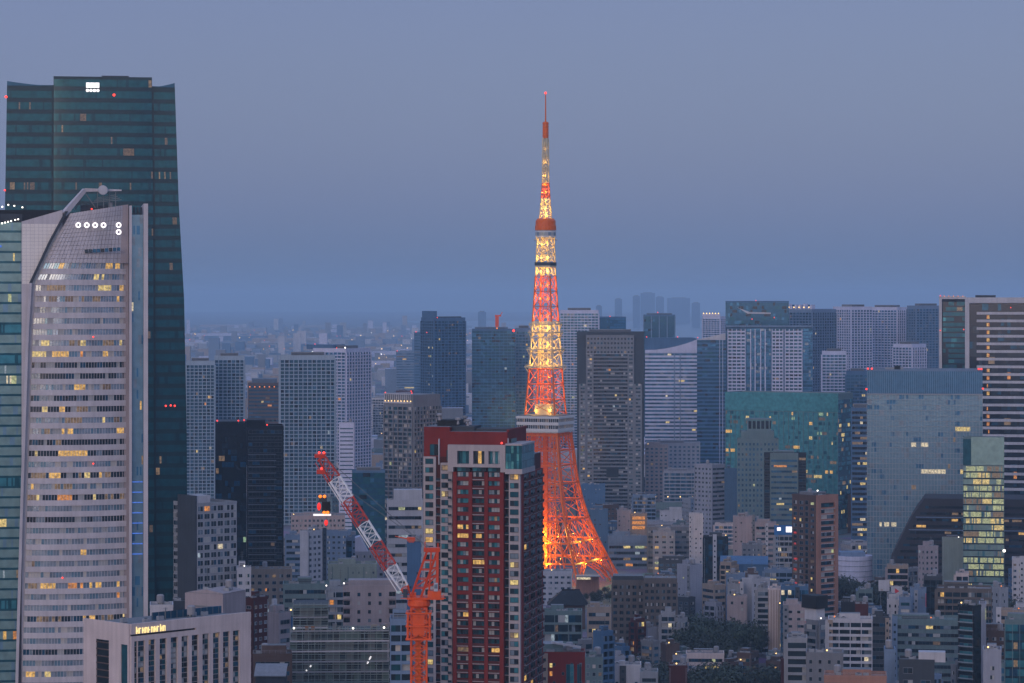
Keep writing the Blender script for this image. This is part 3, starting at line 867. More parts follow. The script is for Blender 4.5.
# ------------------------------------------------------------------ tall red brick apartment tower
def red_tower():
    Y = 900.0; m = Y / F
    x, y, W, D, H, rz, m = place(421, 543, 428, Y, 520, 12)
    b = Building('apartment_tower', 'tall red brick apartment tower with white corner strips and glass corner penthouse', 'apartment tower', x, y, W, D, PZ(455, Y), rz, 11, None, m)
    REFS.append(('tall red brick apartment tower', 421, 543, 425, Y, x, y, W, D, rz))
    b.zmin = PZ(700, Y)
    r = b.root
    k = W / 99.0
    def u(px): return (px - 421) * k
    def z(py): return PZ(py, Y)
    fl = 8.8 * m
    zb = max(0, b.zmin)
    mb = MB(); mb.box(0, 3.0, 0, W - .5, D, z(458), 'redbrown', 'roof_grey'); mb.build('wall', r)
    # crown
    mb = MB(); mb.box(u(421), 3.0, z(458) + .01, u(447), D - 4, z(428), 'redbrick', 'roof_grey'); mb.box(u(447) + .01, 2.2, z(463), u(506), D - 4, z(432.5), 'redbrick', 'roof_grey')
    mb.box(u(505), 2.25, z(432.4), u(507.5), D - 5, z(430), 'redbrick'); mb.build('crown', r)
    mb = MB(); mb.box(u(430), 9, z(428) + .01, u(451), 20, z(422), 'black'); mb.box(u(446), 6, z(432.5) + .01, u(470), 16, z(427.5), 'darkgrey'); mb.box(u(470.2), 7, z(432.5) + .01, u(503), 18, z(430), 'darkgrey')
    mb.build('plant_room', r)
    for px, py, mt in ((433, 422, 'roof_pale'), (452, 426, 'roof_pale'), (459, 424, 'grey'), (462, 427.5, 'roof_pale')):
        mb = MB(); mb.lathe([(0, -1.2), (.5, -1.2), (.3, 0), (1.0, .3), (.9, .9), (0, 1.1)], mt, 10); mb.build('rooftop_vent', r, (u(px), 8, z(py) + 1.2))
    def win(name, x0, x1, y0, y1, off, mats, frame='darkgrey'):
        w, h = x1 - x0, y1 - y0
        o = window_mb(w, h, mats, frame).build(name, r, ((x0 + x1) / 2, off, y0)); return o
    win('window', u(427), u(436), z(457), z(445.5), 2.98, ('g_teal_dark', 'g_black')); win('window', u(444.5), u(453), z(462), z(451), 2.18, ('g_teal_dark', 'g_black', 'g_black'))
    mb = MB(); mb.box(u(436.2), 2.2, z(466), u(437.2), 2.99, z(440), 'white'); mb.build('fin', r)
    # white portal at the top of the centre
    mb = MB(); zt, z_ = z(445.5), z(472.5)
    xs = [447.5, 457, 469, 473, 484.5, 488.5, 500, 505.5]
    for i in range(0, 8, 2): mb.box(u(xs[i]), -.25, z(464.5), u(xs[i + 1]), 2.19, z(451.5), 'strip_stone')
    mb.box(u(447.5), -.25, z(451.5) + .001, u(505.5), 2.19, zt, 'strip_stone'); mb.box(u(447.5), -.25, z(467.8), u(505.5), 2.19, z(464.5) - .001, 'strip_stone')
    mb.box(u(447.5), -.25, z_, u(453), 2.19, z(467.8) - .001, 'strip_stone'); mb.box(u(500.5), -.25, z_, u(505.5), 2.19, z(467.8) - .001, 'strip_stone')
    mb.build('portal', r)
    win('window', u(457), u(469), z(464.5), z(451.5), 1.4, ('g_teal_dark', 'g_teal', 'g_teal_dark')); win('window', u(473), u(484.5), z(464.5), z(451.5), 1.4, ('g_dark', 'l_warm', 'g_dark')); win('window', u(488.5), u(500), z(464.5), z(451.5), 1.4, ('g_teal', 'g_sky', 'g_teal', 'g_sky'))
    for a_, c_ in ((456, 469), (471.5, 485), (487, 500)): win('window', u(a_), u(c_), z(472.3), z(468), 1.2, ('g_teal', 'g_teal_dark', 'g_dark'))
    # brick centre: piers, spandrels, recessed windows
    zc = z(472.6)
    mb = MB(); mb.box(u(451.5), 1.6, 0, u(504.5), 2.99, zc, 'redbrown'); mb.build('centre_wall', r)
    for p0, p1 in ((452.5, 456.3), (468.2, 472.0), (484.2, 487.8), (499.6, 503.6)):
        mb = MB(); mb.box(u(p0), 0, zb, u(p1), 1.59, zc, 'redbrick'); mb.build('pier', r)
    rg = random.Random(3)
    i = 0; zz = zc - fl
    sp = {}
    while zz > zb:
        low = zz < z(598)
        for c, (a_, c_) in enumerate(((456.3, 468.2), (472.0, 484.2), (487.8, 499.6))):
            w = u(c_) - u(a_)
            def spm():
                o = MB(); o.box(-w / 2, .35, 0, w / 2, 1.59, fl * .42, 'redbrick'); return o
            link('spandrel', cached(('spandrel', round(w, 2)), spm)[1], r, (u((a_ + c_) / 2), 0, zz + .0))
            pal = ['g_dark', 'g_black', 'g_teal_dark', 'g_dark', 'g_blind'] if (c == 1 or low) else ['g_teal', 'g_grey', 'g_teal_dark', 'g_grey', 'g_blind', 'g_dark']
            t = rg.random()
            ms = tuple(('l_warm' if t < .06 else 'l_dim') if t < .09 and rg.random() < .7 else rg.choice(pal) for _ in range(4))
            b.queue('window', ('window', round(w, 2), round(fl * .55, 2), ms, 'darkgrey'), lambda: window_mb(w, fl * .55, ms, 'darkgrey'), 'front', u((a_ + c_) / 2), zz + fl * .43, -.95, 100 + i * .01)
            if c == 1 or low:
                def bal():
                    o = MB(); o.box(-w / 2 + .1, -.25, 0, w / 2 - .1, .34, .22, 'strip_stone'); o.box(-w / 2 + .1, -.25, .221, w / 2 - .1, -.12, .85, 'redbrown'); return o
                link('balcony', cached(('balcony', 'red', round(w, 2)), bal)[1], r, (u((a_ + c_) / 2), .0, zz + fl * .1))
        zz -= fl; i += 1
    b.flush(130, 2)
    # white strips at both sides and the wing on the left, set back
    for p0, p1, wx0, wx1, yo, top in ((439.3, 451.3, 440.3, 447.3, .9, 464), (508.6, 520, 509.8, 518.3, .3, 463.5), (421, 433.6, 423, 431, 2.2, 458)):
        mb = MB(); mb.box(u(p0), yo, 0, u(p1), yo + 2.0, z(top), 'strip_stone'); mb.build('corner_strip', r)
        zz = z(top) - fl * 1.15
        while zz > zb:
            w = u(wx1) - u(wx0); t = rg.random()
            ms = tuple(rg.choice(['l_warm', 'l_yellow', 'l_dim']) if t < .10 else rg.choice(['g_dark', 'g_teal_dark', 'g_grey', 'g_teal', 'g_black']) for _ in range(2))
            b.queue('window', ('window', round(w, 2), round(fl * .62, 2), ms, 'darkgrey'), lambda: window_mb(w, fl * .62, ms, 'darkgrey'), 'front', u((wx0 + wx1) / 2), zz + fl * .3, -yo + .01, 50)
            zz -= fl
    # dark gaps with small balconies
    for p0, p1, yo in ((451.4, 452.4, 1.5), (503.7, 508.5, 1.9), (433.7, 439.2, 2.6), (447.5, 451.2, .35)):
        w = u(p1) - u(p0)
        zz = z(474) - fl
        if p0 != 447.5:
            mb = MB(); mb.box(u(p0), yo + .6, 0, u(p1), 2.99 + yo * .05, z(474), 'black' if p0 > 500 else 'redbrown'); mb.build('recess', r)
        while zz > zb:
            if p1 - p0 > 2:
                def bal2():
                    o = MB(); o.box(-w / 2, -.5, 0, w / 2, .55, .2, 'stone_dark'); o.box(-w / 2, -.5, .2, w / 2, -.4, .95, 'g_dark'); return o
                b.queue('balcony', ('balcony', 'gap', round(w, 2)), bal2, 'front', (u(p0) + u(p1)) / 2, zz, -yo, 20)
            zz -= fl
    # glazed corner penthouse
    mb = MB(); x0, x1, y0, y1 = u(505.6), W + .9, -.9, D * .55
    mb.box(x0, y0, z(445.5), x1, y1, z(443.8), 'strip_stone'); mb.box(x0, y0, z(474), x1, y1, z(469), 'strip_stone'); mb.box(x0 + .3, y0 + .3, z(469) + .001, x1 - .3, y1 - .3, z(445.5) - .001, 'g_teal_dark'); mb.build('penthouse', r)
    mb = MB(); n = 6
    for i in range(n):
        for j in range(3):
            a_, c_ = x0 + .1 + (x1 - x0 - .2) * i / n, x0 + .1 + (x1 - x0 - .2) * (i + 1) / n
            za, zc_ = z(469) + (z(445.5) - z(469)) * j / 3, z(469) + (z(445.5) - z(469)) * (j + 1) / 3
            mb.face([(a_ + .06, y0 + .2, za + .08), (c_ - .06, y0 + .2, za + .08), (c_ - .06, y0 + .2, zc_ - .08), (a_ + .06, y0 + .2, zc_ - .08)], rg.choice(['g_teal', 'g_teal_dark', 'g_teal_dark', 'g_green']))
    for i in range(7):
        for j in range(3):
            a_, c_ = y0 + .2 + (y1 - y0 - .3) * i / 7, y0 + .2 + (y1 - y0 - .3) * (i + 1) / 7
            za, zc_ = z(469) + (z(445.5) - z(469)) * j / 3, z(469) + (z(445.5) - z(469)) * (j + 1) / 3
            mb.face([(x1 - .2, a_ + .06, za + .08), (x1 - .2, c_ - .06, za + .08), (x1 - .2, c_ - .06, zc_ - .08), (x1 - .2, a_ + .06, zc_ - .08)], rg.choice(['g_teal', 'g_teal', 'g_teal_dark']))
    mb.build('glazing', r)
    mb = MB()
    for i in range(9):
        xx = x0 + .6 + (x1 - x0 - 6) * i / 8
        mb.bar((xx, 2, z(443.8)), (xx, 2, z(443.8) + 1.6), .06, 'roof_pale')
    for hh in (.8, 1.6): mb.bar((x0 + .6, 2, z(443.8) + hh), (x1 - 5.4, 2, z(443.8) + hh), .06, 'roof_pale')
    mb.box(x0 + 1, 5, z(443.8) + .01, x1 - 5, 12, z(443.8) + 1.3, 'tealgrey'); mb.build('roof_railing', r)
    b.red_lights([(u(501), 1.0, z(445.5) + .3)], .35)
    # brick side with balconies
    zs = z(474)
    mb = MB(); mb.box(W - .49, 2.0, 0, W + .3, D, zs, 'redbrick'); mb.build('side_wall', r)
    nb = 3; bw = (D - 4) / nb
    zz = zs - fl
    while zz > zb:
        for i in range(nb):
            v = 3 + (i + .5) * bw
            def bl():
                o = MB(); o.box(-bw * .38, -.9, 0, bw * .38, .0, .16, 'stone_dark'); o.box(-bw * .38, -.9, .2, bw * .38, -.78, 1.0, 'redbrown'); return o
            b.queue('balcony', ('balcony', 'side', round(bw, 2)), bl, 'right', v, zz + .1, .31, 30)
            ms = tuple(rg.choice(['g_dark', 'g_black', 'g_black', 'g_teal_dark']) if rg.random() > .02 else 'l_warm' for _ in range(2))
            b.queue('window', ('window', round(bw * .7, 2), round(fl * .65, 2), ms, 'steel'), lambda: window_mb(bw * .7, fl * .65, ms, 'steel'), 'right', v, zz + fl * .2, .31, 30)
        zz -= fl
    b.flush(60, 2)
red_tower()

# ------------------------------------------------------------------ left edge: stone and glass office tower with the sloping roof
def outline_skin(root, xl, xr, zs, n, mats_of, y=-.03, sp=None, spf=.3, yf=None, name='glazing'):
    """panes between two leaning edges xl(z), xr(z); a spandrel strip under every row; yf(t) bulges the skin in plan"""
    yf = yf or (lambda t: 0.0)
    mb = MB()
    for a, b in zip(zs, zs[1:]):
        c = a + (b - a) * spf
        ms = mats_of(n)
        for i in range(n):
            t0, t1 = i / n, (i + 1) / n
            def P(t, z): return (xl(z) + (xr(z) - xl(z)) * t, y + yf(t), z)
            mb.face([P(t0, c), P(t1, c), P(t1, b), P(t0, b)], ms[i])
            if sp: mb.face([P(t0, a), P(t1, a), P(t1, c), P(t0, c)], sp)
    return mb.build(name, root)

def lerp_fn(tab, conv):
    """px over py table -> local x over z"""
    t = sorted((conv[1](py), conv[0](px)) for py, px in tab)
    def f(z):
        if z <= t[0][0]: return t[0][1]
        for (a, xa), (b, xb) in zip(t, t[1:]):
            if z <= b: return xa + (xb - xa) * (z - a) / (b - a)
        return t[-1][1]
    return f

def stone_tower():
    Y = 1000.0; m = Y / F
    ox = PX(15, Y)
    root = thing('office_tower', 'stone and glass office tower with sloping roof, white ring emblems and a bent roof arm', 'office tower', (ox, Y, 0), R(9.0))
    REFS.append(('ring-marked stone office tower', 0, 147, 190, Y, ox, Y, 47, 40, 0))
    def u(px): return (px - 15) * m
    def z(py): return PZ(py, Y)
    conv = (u, z)
    xl = lerp_fn([(203, 67), (213, 64), (240, 49), (283, 29), (330, 26), (480, 21), (640, 16.5), (900, 10)], conv)
    xr = lerp_fn([(203, 127.5), (900, 130.5)], conv)
    rg = random.Random(77)
    yf = lambda t: 3.2 * (t - .38) ** 2 * 4 - 1.2       # the front bows out gently
    D = 38
    zs_ = [0, z(640), z(480), z(330), z(283), z(240), z(214)]
    outl = [(xl(zz), zz) for zz in reversed(zs_)] + []
    poly = outl + [(xr(0), 0), (xr(z(203)), z(203.5))]
    mb = MB(); mb.slab(poly, 3.4, D, 'stone_dark'); mb.build('wall', root)
    fl = 11.05 * m
    ztop = z(263)
    rows = []
    zz = ztop
    while zz > max(0, z(700)): rows.append(zz); zz -= fl
    rows = rows[::-1]
    hot = {0: .1}
    def floor_mats(i):
        def f(n):
            k = rg.random()
            lit = .30 if k < .22 else (.10 if k < .5 else .02)
            p = 'dark' if rg.random() < .28 else 'stonewin'
            return row(n, p, lit, rg, 6, ['l_warm', 'l_yellow', 'l_amber', 'l_yellow', 'l_dim', 'l_faint', 'l_dim', 'l_warm'])
        return f
    n = 34
    band_y = lambda t: yf(t)
    for i, (a, b) in enumerate(zip(rows, rows[1:])):
        c = a + (b - a) * .50
        e0 = lambda zz: xl(zz) + 2.4
        # window ribbon
        mb = MB(); ms = floor_mats(i)(n)
        def P(t, zv, dy): 
            x = e0(zv) + (xr(zv) - .4 - e0(zv)) * t
            return (x, yf(t) + dy, zv)
        for j in range(n):
            t0, t1 = j / n, (j + 1) / n
            mt = ms[j]
            mb.face([P(t0, c, .35), P(t1, c, .35), P(t1, b, .35), P(t0, b, .35)], mt)
            q0, q1 = P(t0, c, .0), P(t0, b, .0)
            if j: mb.bar((q0[0], q0[1] + .2, c), (q1[0], q1[1] + .2, b), .09, 'stone')
        mb.build('window', root)
        mb = MB()
        for j in range(n):
            t0, t1 = j / n, (j + 1) / n
            mb.face([P(t0, a, 0), P(t1, a, 0), P(t1, c, 0), P(t0, c, 0)], 'stone')
            mb.face([P(t0, c, 0), P(t1, c, 0), P(t1, c, .35), P(t0, c, .35)], 'stone')
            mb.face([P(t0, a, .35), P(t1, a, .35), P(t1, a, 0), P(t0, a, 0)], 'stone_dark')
        mb.build('spandrel', root)
    # solid top panel in cladding squares, one slanting slot
    mb = MB(); nx = 22
    zt_l, zt_r = z(213), z(203.5)
    def topz(t): return zt_l + (zt_r - zt_l) * t
    for i in range(nx):
        t0, t1 = i / nx, (i + 1) / nx
        zr = [ztop + .02 + (topz(t0) - ztop) * k_ / 12 for k_ in range(13)]
        for k_ in range(12):
            za, zb_ = zr[k_], zr[k_ + 1]
            g_ = .05
            xa0, xa1 = xl(za) + 2.0 + (xr(za) - xl(za) - 2.0) * t0, xl(za) + 2.0 + (xr(za) - xl(za) - 2.0) * t1
            xb0, xb1 = xl(zb_) + 2.0 + (xr(zb_) - xl(zb_) - 2.0) * t0, xl(zb_) + 2.0 + (xr(zb_) - xl(zb_) - 2.0) * t1
            y0_, y1_ = yf(t0), yf(t1)
            mb.face([(xa0 + g_, y0_, za + g_), (xa1 - g_, y1_, za + g_), (xb1 - g_, y1_, zb_ - g_), (xb0 + g_, y0_, zb_ - g_)], 'stone')
    mb.build('cladding', root)
    mb = MB(); mb.slab([(xl(ztop) + 2.0, ztop), (xr(ztop), ztop), (xr(zt_r), zt_r - .05), (xl(zt_l) + 2.0, zt_l - .05)], 2.3, 3.39, 'stone_dark'); mb.build('parapet', root)
    mb = MB()
    for i in range(9):
        a_, b_ = u(84 + 36 * i / 9), u(84 + 36 * (i + .82) / 9)
        mb.face([(a_, yf(.5) - .6, z(253.0 - i * .28)), (b_, yf(.5) - .6, z(253.0 - i * .28)), (b_, yf(.5) - .6, z(249.4 - i * .28)), (a_, yf(.5) - .6, z(249.4 - i * .28))], rg.choice(['g_black', 'g_dark', 'g_blue_dark']))
    mb.build('window', root)
    # ring emblems
    def ring():
        mb = MB(); n = 18; ro, ri = .98, .46
        for i in range(n):
            a, b = 2 * math.pi * i / n, 2 * math.pi * (i + 1) / n
            mb.face([(ro * math.cos(a), -.3, ro * math.sin(a)), (ri * math.cos(a), -.3, ri * math.sin(a)), (ri * math.cos(b), -.3, ri * math.sin(b)), (ro * math.cos(b), -.3, ro * math.sin(b))][::-1], 'sign_white')
            mb.face([(ro * math.cos(a), -.3, ro * math.sin(a)), (ro * math.cos(b), -.3, ro * math.sin(b)), (ro * math.cos(b), .1, ro * math.sin(b)), (ro * math.cos(a), .1, ro * math.sin(a))], 'white')
        return mb
    me = ring().mesh('ring_emblem')
    for px, py in ((77.6, 225), (86, 225), (94.3, 225), (102.6, 225), (117.6, 224.8), (117.6, 231.8)): link('ring_emblem', me, root, (u(px), -2.0, z(py)))
    # pale fin on the left edge
    mb = MB(); pts = [z(900), z(640), z(480), z(330), z(283), z(240), z(211)]
    for a, b in zip(pts, pts[1:]):
        n0 = len(mb.v)
        mb.v += [(xl(a), -.6, a), (xl(a) + 1.0, -.6, a), (xl(a) + 1.0, 3.39, a), (xl(a), 3.39, a), (xl(b), -.6, b), (xl(b) + 1.0, -.6, b), (xl(b) + 1.0, 3.39, b), (xl(b), 3.39, b)]
        for q in ((0, 1, 5, 4), (1, 2, 6, 5), (2, 3, 7, 6), (3, 0, 4, 7)): mb.f.append(tuple(n0 + i for i in q)); mb.m.append('darkgrey' if a >= z(284) else 'stone')
    mb.build('edge_fin', root)
    # bent arm and rooftop gear
    mb = MB()
    A, B_, C_ = Vector((u(63), 2, z(214))), Vector((u(84), 6, z(189))), Vector((u(121), 6, z(189)))
    mb.bar(A, B_, 1.35, 'stone', 1.0); mb.bar(B_, C_, .9, 'stone', .35); mb.build('roof_arm', root)
    mb = MB(); 
    o = MB(); o.lathe([(0, -1.0), (1.6, -.9), (1.75, 0), (1.6, .9), (0, 1.0)], 'white', 18)
    mb.add(o, Matrix.Translation((u(102.3), 4.2, z(189.3))) @ Matrix.Rotation(math.pi / 2, 4, 'X')); mb.build('roof_disc', root)
    mb = MB()
    for i in range(4): mb.bar((u(92 + i * 1.5), 6, z(198.5 - i * 1.6 + 3)), (u(121 - i * 2), 6, z(198.5 - i * 1.6)), .22, 'steel')
    for px in (97, 103, 109, 115): mb.bar((u(px), 6, z(207)), (u(px), 6, z(191)), .2, 'steel')
    mb.bar((u(84), 6, z(191)), (u(95), 6, z(207)), .3, 'steel'); mb.bar((u(84), 6, z(191)), (u(74), 6, z(209)), .3, 'steel')
    mb.box(u(80), 9, z(213), u(108), 20, z(204), 'darkgrey'); mb.box(u(108.2), 8, z(207), u(112), 12, z(201), 'lightgrey')
    mb.build('roof_frame', root)
    mb = MB(); mb.ball((u(91), 1.5, z(208.5)), .3, 'a_red'); mb.build('warning_light', root)
    for px, py in ((92.5, 337), (92.5, 464), (62, 578)):
        o = MB(); o.ball((u(px), -1.75, z(py)), .30, 'a_red'); o.build('warning_light', root)
    # glass strip and end pier on the right
    mb = MB(); mb.box(u(131), 2.5, 0, u(142.5), D, z(214), 'g_teal_dark'); mb.build('side_wing', root)
    zr = [z(214) - i * fl for i in range(60) if z(214) - i * fl > max(0, z(700))][::-1]
    def strip_m(n): return row(n, 'office', .02, rg, 2)
    outline_skin(root, lambda q: u(131), lambda q: u(142.4), zr, 7, strip_m, 2.44, 'g_office', .2)
    for k_ in range(8):
        zz = z(484) - k_ * fl * .94
        o = MB(); o.box(u(131.5), 2.2, zz, u(142), 2.43, zz + .35, 'l_blue'); o.build('blue_light_bar', root)
    mb = MB(); mb.box(u(142.6), -.5, 0, u(147), D, z(203), 'stone'); mb.build('end_pier', root)
    mb = MB(); mb.box(u(128.3), 0.6, 0, u(130.9), D - 1, z(205), 'stone'); mb.build('end_pier', root)
    for px in (132.5, 136, 139.5):
        o = MB(); o.box(u(px), 4, z(214) + .01, u(px + 2.2), 7, z(206), 'darkgrey'); o.build('plant_box', root)
    # pale wedge and glass wing behind the fin
    mb = MB(); poly = [(u(21.5), 0), (u(60), 0), (u(62), z(224)), (u(62), z(209.5)), (u(21.5), z(221.5))]
    mb.slab(poly, 1.2, D - 2, 'stone'); mb.build('wedge_wall', root)
    mb = MB()
    for i in range(9):
        for j in range(17):
            x0, x1 = u(22 + i * 4.1), u(22 + (i + 1) * 4.1); z0, z1 = z(284 - (j) * 3.55), z(284 - (j + 1) * 3.55)
            mb.face([(x0 + .05, 1.17, z0 + .05), (x1 - .05, 1.17, z0 + .05), (x1 - .05, 1.17, z1 - .05), (x0 + .05, 1.17, z1 - .05)], 'pale_panel')
    mb.build('cladding', root)
    mb = MB(); mb.box(u(-22), 6, 0, u(21.3), D + 6, z(222), 'g_teal_dark'); mb.build('glass_wing', root)
    zr = [z(222) - i * fl * .93 for i in range(60) if z(222) - i * fl * .93 > max(0, z(700))][::-1]
    def wing_m(n):
        lit = .14 if rg.random() < .25 else .015
        return row(n, 'palewing' if rg.random() < .9 else 'teal', lit, rg, 4)
    outline_skin(root, lambda q: u(-22), lambda q: u(21.2), zr, 26, wing_m, 5.94, 'g_teal_dark', .22)
    mb = MB(); mb.box(u(-22), 10, z(222) + .01, u(60), 30, z(209), 'black'); mb.box(u(0), 9.5, z(221), u(22), 9.9, z(213), 'darkgrey'); mb.build('plant_room', root)
    for px, py in ((2, 223), (5, 222.2), (8, 221.4), (11, 220.6), (15, 219.5), (18, 218.8), (2, 206), (8, 204), (14, 205), (22, 206.4)):
        o = MB(); o.ball((u(px), 5.5 if py > 212 else 9.4, z(py)), .28, 'a_white'); o.build('roof_lamp', root)
    o = MB(); o.ball((u(0.5), 5.6, z(246)), .45, 'l_blue'); o.build('roof_lamp', root)
stone_tower()

# ------------------------------------------------------------------ dark teal skyscraper behind it
def teal_skyscraper():
    Y = 1300.0; m = Y / F
    ox = PX(5, Y)
    root = thing('skyscraper', 'tallest dark teal glass skyscraper with lit white emblem near its curved top', 'skyscraper', (ox, Y, 0), R(9.0))
    REFS.append(('tallest dark teal skyscraper', 3, 188, 76, Y, ox, Y, 84, 60, 0))
    def u(px): return (px - 5) * m
    def z(py): return PZ(py, Y)
    conv = (u, z)
    L0 = lerp_fn([(80, 7), (200, 5), (600, 2), (900, 1)], conv); L1 = lerp_fn([(80, 53), (900, 50)], conv)
    R0 = lerp_fn([(80, 151), (200, 152.5), (900, 155)], conv); R1 = lerp_fn([(80, 174), (200, 178), (300, 183.5), (430, 186), (600, 187), (900, 189)], conv)
    rg = random.Random(5)
    fl = 5.75 * m * 2
    zz = [z(78.5) - i * fl for i in range(70) if z(78.5) - i * fl > max(0, z(690))][::-1]
    zq = [0, z(600), z(430), z(300), z(200), z(84)]
    mb = MB()
    mb.slab([(L1(0), 0), (R0(0), 0), (R0(z(77)), z(77)), (L1(z(77)), z(77))], .6, 50, 'g_sky_line')
    mb.build('core_wall', root)
    mb = MB()
    poly = [(L0(q), q) for q in reversed(zq)] + [(R1(q), q) for q in zq]
    mb.slab(poly, 3.4, 56, 'g_sky_line'); mb.build('wing_wall', root)
    def mats(lo):
        def f(n):
            lit = .07 if rg.random() < .3 else .01
            return row(n, 'skyscraper', lit, rg, 4, ['l_faint', 'l_faint', 'l_dim', 'l_faint', 'l_faint'])
        return f
    def pick(c0, c1, n, y, rows_, yf=None):
        return outline_skin(root, c0, c1, rows_, n, mats(0), y, 'g_sky_line', .38, yf)
    up = [q for q in zz if q > z(407)]; lo = [q for q in zz if q <= z(403)]
    curve = lambda t: 5.5 * max(0, (t - .55) / .45) ** 2
    left_c = lambda t: 4.5 * max(0, (.35 - t) / .35) ** 2
    hi_w = [q for q in zz if q < z(84)]
    pick(L0, lambda q: L1(q) - .8, 30, 3.3, hi_w)
    pick(lambda q: L1(q) + .2, lambda q: R0(q) - .2, 64, .5, zz, lambda t: -.6 * (1 - abs(2 * t - 1) ** 3))
    pick(lambda q: R0(q) + .8, R1, 17, 3.3, hi_w)
    # horizontal fins, one per floor
    # curved top edges of the wings and the parapet
    for x0, x1, sgn in ((7, 52, 1), (151.5, 174, -1)):
        n = 10; top = []
        for i in range(n + 1):
            t = i / n; s = t if sgn > 0 else 1 - t
            top.append((u(x0 + (x1 - x0) * t), z(80.5 + 4.0 * (math.sin(math.pi * .5 * s)))))
        poly = [(u(x0), z(85)), (u(x1), z(85))] + top[::-1]
        o = MB(); o.slab(poly, 3.0, 4.2, 'g_blue_dark'); o.build('crown_screen', root)
    o = MB(); o.box(u(53), .55, z(77), u(151), 4, z(75.5), 'g_sky_line'); o.box(u(101), 5, z(76.9), u(128), 20, z(73.6), 'darkgrey'); o.build('parapet', root)
    # emblem: three joined blocks over four small marks
    eo = MB()
    for i, (a, b) in enumerate(((85.3, 89.0), (89.35, 93.9), (94.25, 98.3))): eo.box(u(a), -1.1, z(86.8), u(b), -.2, z(81.8), 'sign_white')
    e1 = eo.build('emblem', root)
    for i in range(4):
        o = MB(); c = u(86.6 + i * 3.45)
        o.lathe([(0, -.2), (.72, -.2), (.72, .2), (0, .2)], 'sign_white', 10); q = MB(); q.add(o, Matrix.Translation((c, -.9, z(89.6))) @ Matrix.Rotation(math.pi / 2, 4, 'X')); q.build('emblem_mark', e1)
    for px, py, yy in ((113, 94, -1.2), (6, 96.5, 2.5), (4.8, 190, 2.5), (165, 407, 2.6), (170, 406.6, 2.6), (174, 407, 2.8), (182, 406, 6)):
        o = MB(); o.ball((u(px), yy, z(py)), .62 if py < 100 else .45, 'a_red'); o.build('warning_light', root)
teal_skyscraper()

